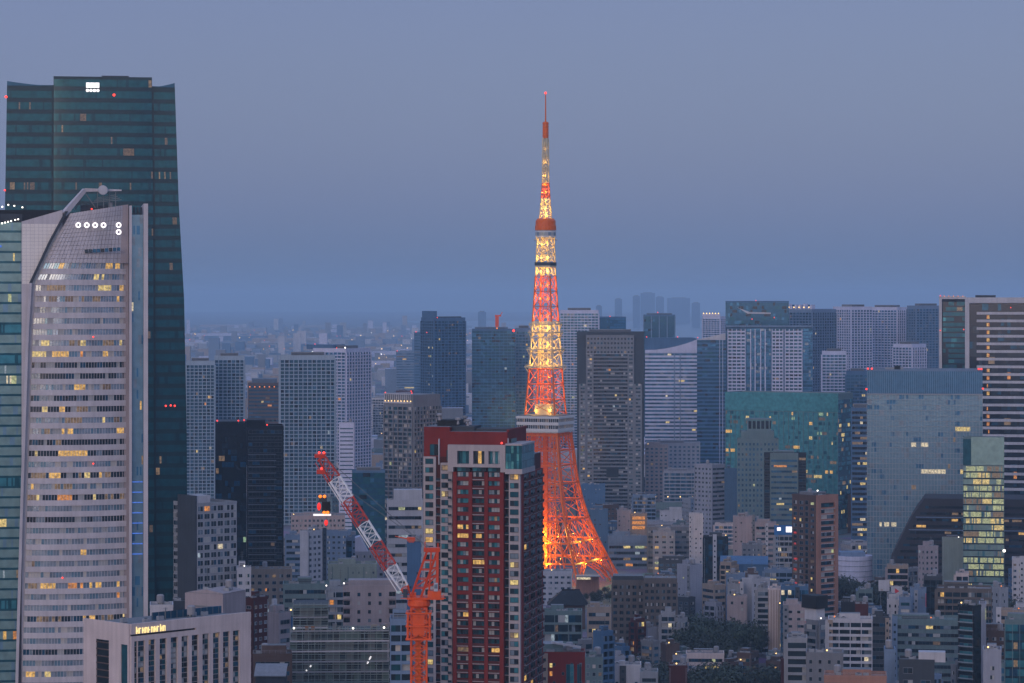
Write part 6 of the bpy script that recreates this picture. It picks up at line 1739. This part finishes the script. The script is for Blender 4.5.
low('white_twin_block', 'white block with blue shaded side above the beige ribbed tower', 742, 770, 581, 1560, 'white', 'punched', 'dark', .02, 3.3, 4.6, xm=752, a=38, n=3, side='blank', ww=.3, short='white twin block')
low('window_column_block', 'grey block with a dark central column of windows beside the beige ribbed tower', 757, 769, 590, 1510, 'lightgrey', 'bays', 'dark', .02, 3.0, 5.5, n=2)
b = low('beige_ribbed_tower', 'beige windowless ribbed tower at the edge of the park', 768, 783, 590, 1480, 'cream', 'blank', n=1, short='beige ribbed tower')
for i in range(6): o = MB(); o.box(b.W * i / 5.4, -.3, 0, b.W * i / 5.4 + .35, -.01, b.H, 'beige'); o.build('rib', b.root)
low('blue_grid_block', 'grey-blue gridded block left of the pink-brown tower with a few lit windows', 764, 794, 571, 1620, 'bluegrey', 'bays', 'dark', .09, 3.2, 4.4, n=4)
low('blue_grid_lower_block', 'darker blue gridded block below the pink-brown tower base', 781, 808, 588, 1440, 'slateblue', 'curtain', 'bluedark', .05, 3.2, n=4)
low('pink_window_building', 'pink building with wide dark windows below the blue gridded block', 783, 806, 606, 1340, 'pink', 'punched', 'dark', .06, 3.4, 5.0, n=3, ww=.6, wh=.4)
low('trellis_building', 'grey building with a dark green recess of stacked balconies at the bottom', 787, 807, 640, 1100, 'lightgrey', 'bays', 'dark', .03, 3.1, 6.0, n=2)
b = low('white_balcony_apartments', 'white apartment block with long horizontal balconies and angular shadows', 828, 872, 621, 1160, 'white', 'balcony', 'dark', .05, 2.75, 4.2, n=5, short='white balcony apartment block', top=.6)
b = low('corner_balcony_building', 'grey corner building with dark rooftop tank box left of white balconies', 806, 832, 623, 1190, 'grey', 'balcony', 'dark', .02, 2.9, 8, xm=818, a=45, n=1, room=False)
o = MB(); o.box(0, 1, b.H + .14, b.W * .6, 8, PZ(609, 1190), 'white'); o.build('stair_tower', b.root); o = MB(); o.box(-.8, .2, PZ(609, 1190) + .01, b.W * .72, 9, PZ(596, 1190), 'black'); o.build('tank_box', b.root)
low('grey_corner_building', 'plain grey building with few small windows at the bottom before white balconies', 806, 843, 655, 1060, 'grey', 'punched', 'dark', .03, 3.2, 3.2, n=4, ww=.35, skip=.3)
low('orange_roof_building', 'low building with pale orange tiled front along the bottom edge', 824, 886, 678, 1010, 'salmon', 'ribbon', 'dark', .02, 3.2, n=5, roof='salmon')
low('dark_band_office', 'dark grey office with broad window bands right of white balconies', 870, 889, 619, 1260, 'darkgrey', 'ribbon', 'black', .0, 3.6, n=3, room=True)
low('slim_blue_building', 'slim blue-grey windowless building right of the white balcony block', 884, 895, 652, 1060, 'bluegrey', 'blank', n=1, room=False)
low('white_slit_building', 'white narrow building with small slit windows above the dark banded office', 887, 898, 601, 1440, 'white', 'punched', 'dark', .02, 3.2, 3.6, n=2, ww=.3)
b = low('dark_front_building', 'dark grey fronted building with a white rooftop box at the bottom', 899, 934, 662, 1050, 'darkgrey', 'punched', 'dark', .06, 4.5, 6, n=2, room=False, skip=.4)
o = MB(); o.box(b.W * .55, .3, b.H + .14, b.W + 4, 6, b.H + 3.8, 'white'); o.build('roof_box', b.root)
b = low('black_fin_tower', 'near black tower with pale floor bands on its left face', 958, 981, 608, 1200, 'g_black', 'ribbon', 'teal', .02, 3.4, xm=974, a=30, n=2, side='blank', roof='darkgrey', short='near black banded tower', wh=.55)
zz = b.H - 3
while zz > b.zmin: o = MB(); o.box(.2, -.45, zz, b.W * .95, -.01, zz + .35, 'lightgrey'); o.build('floor_ledge', b.root); zz -= 3.4
low('brown_wide_apartments', 'wide grey-brown apartment block behind the near black banded tower', 937, 991, 590, 1350, 'hotel', 'bays', 'dark', .04, 3.1, 3.8, n=8, roof='roof_pale', short='wide grey-brown apartments')
low('dark_shadow_block', 'large dark grey block left of the wide grey-brown apartments', 924, 942, 578, 1460, 'darkgrey', 'curtain', 'black', .0, 3.6, n=3)
low('glass_corner_building', 'blue-teal glazed low building at the right edge', 1005, 1034, 622, 1210, 'tealgrey', 'curtain', 'teal', .02, 3.8, n=4)
low('dark_brick_building', 'dark brown brick building beside the near black banded tower', 983, 1005, 633, 1240, 'brown', 'punched', 'dark', .02, 3.2, 3.2, n=4)
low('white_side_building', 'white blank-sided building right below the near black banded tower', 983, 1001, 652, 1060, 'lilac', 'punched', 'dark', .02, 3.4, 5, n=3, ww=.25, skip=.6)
low('green_roof_long_building', 'long building with greenish roof left of the near black banded tower', 892, 959, 621, 1300, 'tealgrey', 'ribbon', 'dark', .06, 3.6, n=10, roof='roof_green', short='long green-roofed building')
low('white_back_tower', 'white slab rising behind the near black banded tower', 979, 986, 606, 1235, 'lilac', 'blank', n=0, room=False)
low('pale_box_building', 'pale blocks stepped beside the trees right of grey-brown apartments', 990, 1008, 590, 1420, 'lightgrey', 'punched', 'dark', .03, 3.3, 4.5, xm=999, a=35, n=4, ww=.3)
low('tan_edge_building', 'tan building with long flat canopy at the right edge', 996, 1034, 612, 1330, 'beige', 'ribbon', 'dark', .02, 3.6, n=5)
def sign_block(lab, x0, x1, y0, y1, Y, mark):
    m = Y / F
    r = thing('sign_board', lab, 'sign', (PX(x0, Y), Y, 0))
    W = (x1 - x0) * m; z0, z1 = PZ(y1, Y), PZ(y0, Y)
    o = MB(); o.box(0, 0, z0, W, .6, z1, 'white'); o.build('panel', r)
    for q in (.2, .8): o = MB(); o.box(W * q - .15, .61, 0, W * q + .15, .9, z1 - .3, 'steel'); o.build('post', r)
    if mark == 'flag':
        o = MB(); o.face([(W * .35, -.02, z0 + (z1 - z0) * .35), (W * .75, -.02, z0 + (z1 - z0) * .6), (W * .35, -.02, z0 + (z1 - z0) * .85)], 'sign_red'); o.build('mark', r)
    else:
        o = MB(); o.box(W * .2, -.05, z0 + .3, W * .4, -.01, z0 + .9, 'beige'); o.build('mark', r)
sign_block('plain white rooftop signboard near the round pale building', 878.5, 889.5, 580, 591, 1500, 'bar')
sign_block('white rooftop signboard with a red pennant mark', 891, 902, 586.5, 598, 1480, 'flag')
def round_building():
    Y = 1820.0; m = Y / F
    r = thing('round_building', 'pale round-fronted building with horizontal joints right of the pink-brown tower', 'building', (PX(856, Y), Y + 14, 0))
    H = PZ(557, Y); R_ = 19 * m
    o = MB(); o.lathe([(R_, 0), (R_, H), (R_ - .6, H + .01), (R_ - .6, H - .8), (0, H - .8)], 'lavender', 36); o.build('wall', r)
    zz = H - 3
    while zz > 2: o = MB(); o.lathe([(R_ + .02, zz), (R_ + .25, zz + .02), (R_ + .25, zz + .3), (R_ + .02, zz + .32)], 'bluegrey', 36); o.build('joint', r); zz -= 3.4
    o = MB(); o.box(-9, -4, H - .79, 7, 8, H + 2.2, 'bluegrey'); o.build('plant_room', r)
    REFS.append(('pale round-fronted building', 836, 876, 556, Y, PX(836, Y), Y, 25, 25, 0))
round_building()
low('banded_brown_building', 'brown and white banded balcony building by the tree line', 887, 908, 567, 1700, 'beige', 'balcony', 'black', .03, 3.6, 12, n=3, pierm='pink')
low('small_pink_tower', 'small pink-grey tower with punched windows before the dark slanted office', 918, 938, 548, 1650, 'pink', 'punched', 'dark', .02, 3.2, 3.0, xm=925, a=35, n=2, ww=.45)
low('pale_teal_blank', 'pale teal windowless block left of the brightly lit glass office', 942, 964, 540, 1720, 'palegreen', 'blank', n=2)
low('white_lit_building', 'white building with a lit window row at the right edge', 1012, 1034, 560, 1600, 'white', 'punched', 'dark', .25, 3.4, 3.0, n=2, wh=.42)
low('rust_chimney_building', 'rust-brown building with a chimney block above the white balcony apartments', 855, 868, 606, 1380, 'redbrown', 'blank', n=2, room=False)
low('black_low_block', 'near black low block left of the rust-brown building', 841, 856, 604, 1400, 'black', 'blank', n=3)
low('teal_blue_box', 'blue-grey box building with white sign panel right of the white slit building', 910, 926, 591, 1450, 'bluegrey', 'blank', n=2)
low('pale_blue_low_building', 'pale blue low building left of the blue-grey box', 899, 911, 599, 1430, 'bluegrey', 'ribbon', 'home', .05, 3.4, n=3)
low('beige_orange_low_building', 'low beige building with orange lit eaves at the park edge', 686, 724, 655, 1380, 'cream', 'ribbon', 'dark', .12, 3.4, n=3, short='beige orange-lit park building')
low('lavender_wide_block', 'wide hazy lavender block with stacked floors behind the highway', 646, 700, 444, 2620, 'lilac', 'punched', 'blue', .02, 3.6, 4.0, n=0, short='wide hazy lavender block')
low('lavender_balcony_block', 'lavender apartment block with balconies just above the highway deck', 664, 697, 472, 2500, 'lilac', 'balcony', 'blue', .01, 3.2, 4.5, n=0, room=True)
low('white_slotted_tower', 'white apartment tower with punched front and dark banded right half', 694, 725, 466, 2200, 'lilac', 'punched', 'dark', .02, 3.5, 3.6, xm=712, a=42, n=2, side='ribbon', short='white punched-front tower')
low('mid_teal_block', 'dark teal slab squeezed beside the broad green glass office', 722, 738, 470, 2210, 'slateblue', 'blank', n=1)
low('lavender_top_block', 'pinkish lavender block with many small windows left of the blank white tower', 645, 668, 446, 2560, 'pink', 'punched', 'blue', .01, 3.4, 4.2, n=0)

def viaduct():
    Y = 2400.0; m = Y / F
    r = thing('highway_viaduct', 'elevated teal highway deck on piers beyond the tower leg', 'viaduct', (PX(640, Y), Y, 0))
    W = 62 * m; z = PZ(507, Y)
    o = MB(); o.box(0, 0, z - 2.2, W, 14, z, 'tealgrey', 'roof_grey'); o.build('deck', r)
    for y_ in (0, 13.8): o = MB(); o.box(0, y_, z + .01, W, y_ + .2, z + 3.2, 'tealgrey'); o.build('noise_barrier', r)
    for i in range(4): o = MB(); o.box(4 + i * W / 4, 5, 0, 7 + i * W / 4, 9, z - 2.21, 'grey'); o.build('pier', r)
    for i in range(5):
        o = MB(); o.bar((3 + i * W / 5, 7, z), (3 + i * W / 5, 7, z + 8), .12, 'steel'); o.ball((3 + i * W / 5, 7, z + 8.2), .45, 'a_warm'); o.build('road_lamp', r)
viaduct()

# ------------------------------------------------------------------ trees
lm_, n_, l_, p_ = new_mat('leaves')
geo = n_.new('ShaderNodeNewGeometry'); oi = n_.new('ShaderNodeObjectInfo')
rp = n_.new('ShaderNodeValToRGB'); l_.new(geo.outputs['Random Per Island'], rp.inputs[0])
rp.color_ramp.elements[0].color = (.008, .017, .010, 1); rp.color_ramp.elements[1].color = (.026, .040, .020, 1)
hv_ = n_.new('ShaderNodeHueSaturation'); l_.new(rp.outputs[0], hv_.inputs['Color'])
mr_ = n_.new('ShaderNodeMapRange'); mr_.inputs['To Min'].default_value = .5; mr_.inputs['To Max'].default_value = 1.5
l_.new(oi.outputs['Random'], mr_.inputs[0]); l_.new(mr_.outputs[0], hv_.inputs['Value'])
l_.new(hv_.outputs[0], p_.inputs['Base Color']); p_.inputs['Roughness'].default_value = .7
wall_mat('bark', (.07, .05, .035), .9)
def crown_mb(seed):
    rg = random.Random(seed); mb = MB()
    lobes = [(rg.uniform(-.5, .5), rg.uniform(-.5, .5), rg.uniform(.45, .95), rg.uniform(.28, .45)) for _ in range(9)]
    for cx, cy, cz, r in lobes:
        for _ in range(150):
            d = Vector((rg.gauss(0, 1), rg.gauss(0, 1), rg.gauss(0, 1))).normalized() * r * rg.uniform(.55, 1.08)
            c = Vector((cx, cy, cz)) + d
            a = Vector((rg.gauss(0, 1), rg.gauss(0, 1), rg.gauss(0, 1))).normalized(); b = a.cross(d).normalized(); s = rg.uniform(.03, .06)
            a = b.cross(d.normalized())
            t = d.normalized() * rg.uniform(-.03, .05)
            mb.face([c - a * s, c + b * s * .7, c + a * s + t, c - b * s * .7], 'leaves')
    return mb
def trunk_mb(seed):
    rg = random.Random(seed); mb = MB()
    mb.bar((0, 0, 0), (0, 0, .5), .055, 'bark', .035, 7)
    for i in range(5):
        t = i * 1.26 + rg.random(); mb.bar((0, 0, .34 + .04 * i), (.4 * math.cos(t), .4 * math.sin(t), .75 + .06 * i), .028, 'bark', .01, 5)
    return mb
CROWN = [crown_mb(i).mesh('crown') for i in range(5)]; TRUNK = [trunk_mb(i).mesh('trunk') for i in range(5)]
TR = random.Random(9)
def tree(x, y, h, label, group):
    t = thing('tree', label, 'tree', (x, y, 0), TR.uniform(0, 6.28), group)
    i = TR.randrange(5)
    for nm, me in (('trunk', TRUNK[i]), ('crown', CROWN[i])):
        o = link(nm, me, t); o.scale = (h * TR.uniform(.62, .8), h * TR.uniform(.62, .8), h * .82)
def grove(label, group, spots):
    for px, pt, Y in spots:
        h = max(5.0, min(24.0, PZ(pt, Y))); tree(PX(px, Y), Y, h, label, group)
def strip(n, x0, x1, t0, t1, Y0, Y1):
    out = []
    for i in range(n):
        f = (i + .5) / n
        out.append((x0 + (x1 - x0) * f + TR.uniform(-2, 2), t0 + (t1 - t0) * f + TR.uniform(-2, 3), Y0 + (Y1 - Y0) * TR.random()))
    return out
grove('dark leafy park tree in the dense clump right of the grey-brown hotel', 'park trees right of the hotel', strip(8, 678, 714, 611, 617, 1475, 1505) + strip(7, 682, 738, 625, 624, 1450, 1475) + strip(5, 716, 752, 624, 622, 1470, 1505) + strip(5, 684, 732, 638, 636, 1428, 1445))
grove('dark leafy tree in the clump below the grey-brown hotel near the white building', 'park trees below the hotel', strip(10, 612, 668, 648, 664, 1290, 1380) + strip(5, 640, 676, 662, 668, 1250, 1290))
grove('dark tree at the bottom edge between the low beige building and trellis building', 'trees along the bottom edge', strip(9, 696, 778, 664, 668, 1290, 1330))
grove('dark tree in the clump between the black office tower and pale green hall', 'trees by the black office tower', strip(9, 284, 334, 556, 560, 1520, 1600))
grove('dark tree behind the crane between pale green hall and white banded office', 'trees behind the crane', strip(5, 372, 400, 563, 566, 1440, 1480))
grove('dark street tree in the row in front of the round pale building', 'street trees by the round building', strip(9, 838, 892, 578, 582, 1690, 1740))
grove('dark tree in the row under the dark slanted office and pale teal block', 'trees under the slanted office', strip(8, 900, 962, 576, 578, 1600, 1650))
grove('dark tree beside the foot of the brightly lit slender glass office', 'trees by the lit glass office', strip(6, 982, 1014, 574, 578, 1560, 1600))
grove('dark tree at the foot of the lattice tower below its right leg', 'trees at the tower foot', strip(9, 586, 616, 594, 590, 1760, 1840))

# ------------------------------------------------------------------ infill: small buildings between the ones named above
IR = random.Random(2024)
TONES = [('white', 'white'), ('pale grey', 'lightgrey'), ('grey', 'grey'), ('beige', 'beige'), ('pinkish', 'pink'), ('blue-grey', 'bluegrey'), ('dark grey', 'darkgrey'), ('lavender', 'lilac'), ('brown', 'brown'), ('teal-grey', 'tealgrey'), ('cream', 'cream'), ('slate-blue', 'slateblue'), ('red-brown', 'redbrown')]
STY = [('with punched windows', 'punched'), ('with ribbon windows', 'ribbon'), ('with stacked balconies', 'balcony'), ('with bare walls', 'blank'), ('with bay balconies', 'bays')]
USED = set()
NAMED = list(REFS)
FOOT = [(r_[5] + r_[7] / 2, r_[6] + r_[8] / 2, max(r_[7], r_[8]) * .62) for r_ in REFS]
def where(px, yt, x, Y):
    best, bd = None, 1e9
    for r_ in NAMED:
        if len(r_[0].split()) > 6: continue
        d = abs((r_[1] + r_[2]) / 2 - px) + .7 * abs(r_[3] - yt) + abs(r_[4] - Y) * .02
        if d < bd: best, bd = r_, d
    r_ = best
    c = (r_[1] + r_[2]) / 2
    if px < r_[1]: rel = 'left of'
    elif px > r_[2]: rel = 'right of'
    elif Y > r_[4]: rel = 'behind'
    else: rel = 'below'
    return rel + ' the ' + r_[0]
HIDDEN = set()
PENCIL = False
def infill(k, px, Y, h, w):
    x = PX(px, Y); r = w * .6
    if 532 < px < 628 and 1380 < Y < 1930: return False
    for fx, fy, fr in FOOT:
        if (fx - x - w / 2) ** 2 + (fy - Y - w * .4) ** 2 < (fr + r) ** 2 * (.24 if Y < 1750 else .5) * (.6 if PENCIL else 1): return False
    FOOT.append((x + w / 2, Y + w * .4, r))
    yt = HY + (CZ - h) * F / Y
    loc = where(px + w * F / Y / 2, yt, x, Y)
    size = 'narrow' if PENCIL else 'tiny' if h < 9 else 'low' if h < 16 else 'mid-height' if h < 30 else 'tall'
    for _ in range(60):
        t, s = IR.choice(TONES), IR.choice(STY)
        lab = f'{size} {t[0]} building {s[0]} {loc}'
        if lab not in USED: break
    USED.add(lab)
    if k in HIDDEN: return True
    x1 = px + w * F / Y
    xm = None
    ang = IR.choice([None, None, 20, 35, 45])
    sty = s[1]
    low('small_building' if h < 16 else 'building', lab, px, x1, yt, Y, t[1], sty, IR.choice(['home', 'dark', 'dark', 'blue']), IR.choice([.03, .08, .16]), IR.uniform(3.0, 3.6), IR.uniform(2.8, 4.4), xm=(px + (x1 - px) * IR.choice([.3, .4, .65])) if ang else None, a=ang or 25, roof=IR.choice(['roof_grey', 'roof_pale', 'roof_green', 'roof_grey']), n=IR.randint(2, 6))
    return True
k = 0
for Y, n, h0, h1, w0, w1 in ((1255, 24, 6, 14, 6, 11), (1300, 26, 6, 15, 6, 11), (1345, 28, 6, 17, 6, 11), (1400, 30, 7, 18, 6, 12), (1470, 30, 7, 20, 7, 12), (1530, 32, 7, 22, 7, 13), (1610, 32, 8, 24, 8, 15), (1680, 28, 8, 24, 9, 18), (1850, 28, 8, 24, 10, 22), (2080, 28, 10, 30, 12, 26), (2350, 30, 12, 38, 14, 28), (2750, 28, 14, 48, 16, 32), (3300, 30, 16, 60, 18, 38), (4000, 34, 18, 70, 20, 44)):
    for i in range(n):
        px = 188 + (1030 - 188) * (i + IR.uniform(.1, .9)) / n
        Yj = Y * IR.uniform(.955, 1.05); h = h0 + (h1 - h0) * IR.random() ** 1.6; w = IR.uniform(w0, w1)
        infill(k, px, Yj, h, w); k += 1

# narrow pencil buildings, the commonest kind in these streets
PENCIL = True
for Y, n, h0, h1, w0, w1 in ((1215, 22, 26, 42, 6, 10), (1330, 26, 16, 34, 6, 9), (1430, 28, 16, 34, 6, 9.5), (1555, 28, 16, 36, 6.5, 10), (1680, 28, 16, 34, 7, 11)):
    for i in range(n):
        px = 190 + (1020 - 190) * (i + IR.uniform(.1, .9)) / n
        if 420 < px < 545 or (Y < 1500 and 675 < px < 775): continue
        infill(k, px, Y * IR.uniform(.97, 1.03), h0 + (h1 - h0) * IR.random(), IR.uniform(w0, w1)); k += 1

# ------------------------------------------------------------------ the far city: one mass of roofs fading towards the bay
def far_city():
    rg = random.Random(31); mb = MB()
    mats = ['lavender', 'pink', 'bluegrey', 'lightgrey', 'grey', 'white', 'slateblue', 'beige']
    n = 0
    while n < 5600:
        Y = 4300 * (4.6 ** rg.random()) if n < 4900 else rg.uniform(3000, 4300)
        px = rg.uniform(-60, 1260); x = PX(px, Y)
        if 600 < px < 760 and Y > 11500: 
            n += 1; continue
        w, d = rg.uniform(14, 40), rg.uniform(14, 40)
        h = 8 + 20 * rg.random() ** 2
        if rg.random() < .05: h = rg.uniform(30, 85); w = d = rg.uniform(18, 34)
        if rg.random() < .05 and Y > 8000: w, d, h = rg.uniform(120, 340), 60, rg.uniform(14, 24)
        mb.box(x, Y, 0, x + w, Y + d, h, rg.choice(mats), rg.choice(['roof_grey', 'roof_pale', 'lavender']))
        n += 1
    mb.build('distant_city', kind='stuff')
    mb = MB()
    for i in range(430):
        Y = 3600 * (4.5 ** rg.random()); px = rg.uniform(150, 1040)
        if 600 < px < 760 and Y > 11500: continue
        x = PX(px, Y); z = rg.uniform(14, 34); s = Y / F * rg.uniform(.22, .48)
        mt = rg.choice(['a_warm', 'a_warm', 'a_white', 'a_orange', 'a_red', 'a_warm'])
        mb.box(x - s, Y - 30, z, x + s, Y - 30 + s, z + 1.6 * s, mt)
    mb.build('distant_city_lights', kind='stuff')
far_city()
for i, (x0, x1, yt, Y) in enumerate(((615, 622, 299, 9000), (633, 640, 296, 9600), (641, 655, 293, 10400), (656, 664, 297, 10000), (668, 690, 298, 11000), (692, 700, 303, 9400), (596, 602, 306, 8200), (478, 486, 312, 7400))):
    Y *= 2.1; m = Y / F; W = (x1 - x0) * m
    labs = ['faint slim bay tower silhouette above the hazy teal tower', 'faint narrow silhouette at the left of the bay skyline group', 'tallest faint silhouette of the bay skyline group', 'faint silhouette right of the tallest one in the bay skyline', 'broad low silhouette at the right of the bay skyline group', 'lone faint silhouette beyond the slim tower with glowing rail', 'faint silhouette beside the upper lattice tower on its right', 'faint hazy silhouette above the broad blue tower roof']
    r = thing('distant_tower', labs[i], 'tower', (PX(x0, Y), Y, 0), 0, 'skyline towers across the bay')
    H = PZ(yt, Y); o = MB(); o.box(0, 0, 0, W, W * .8, H, 'slateblue'); o.build('wall', r); o = MB(); o.box(W * .2, W * .1, H + .01, W * .8, W * .7, H + 6, 'grey'); o.build('plant_room', r)
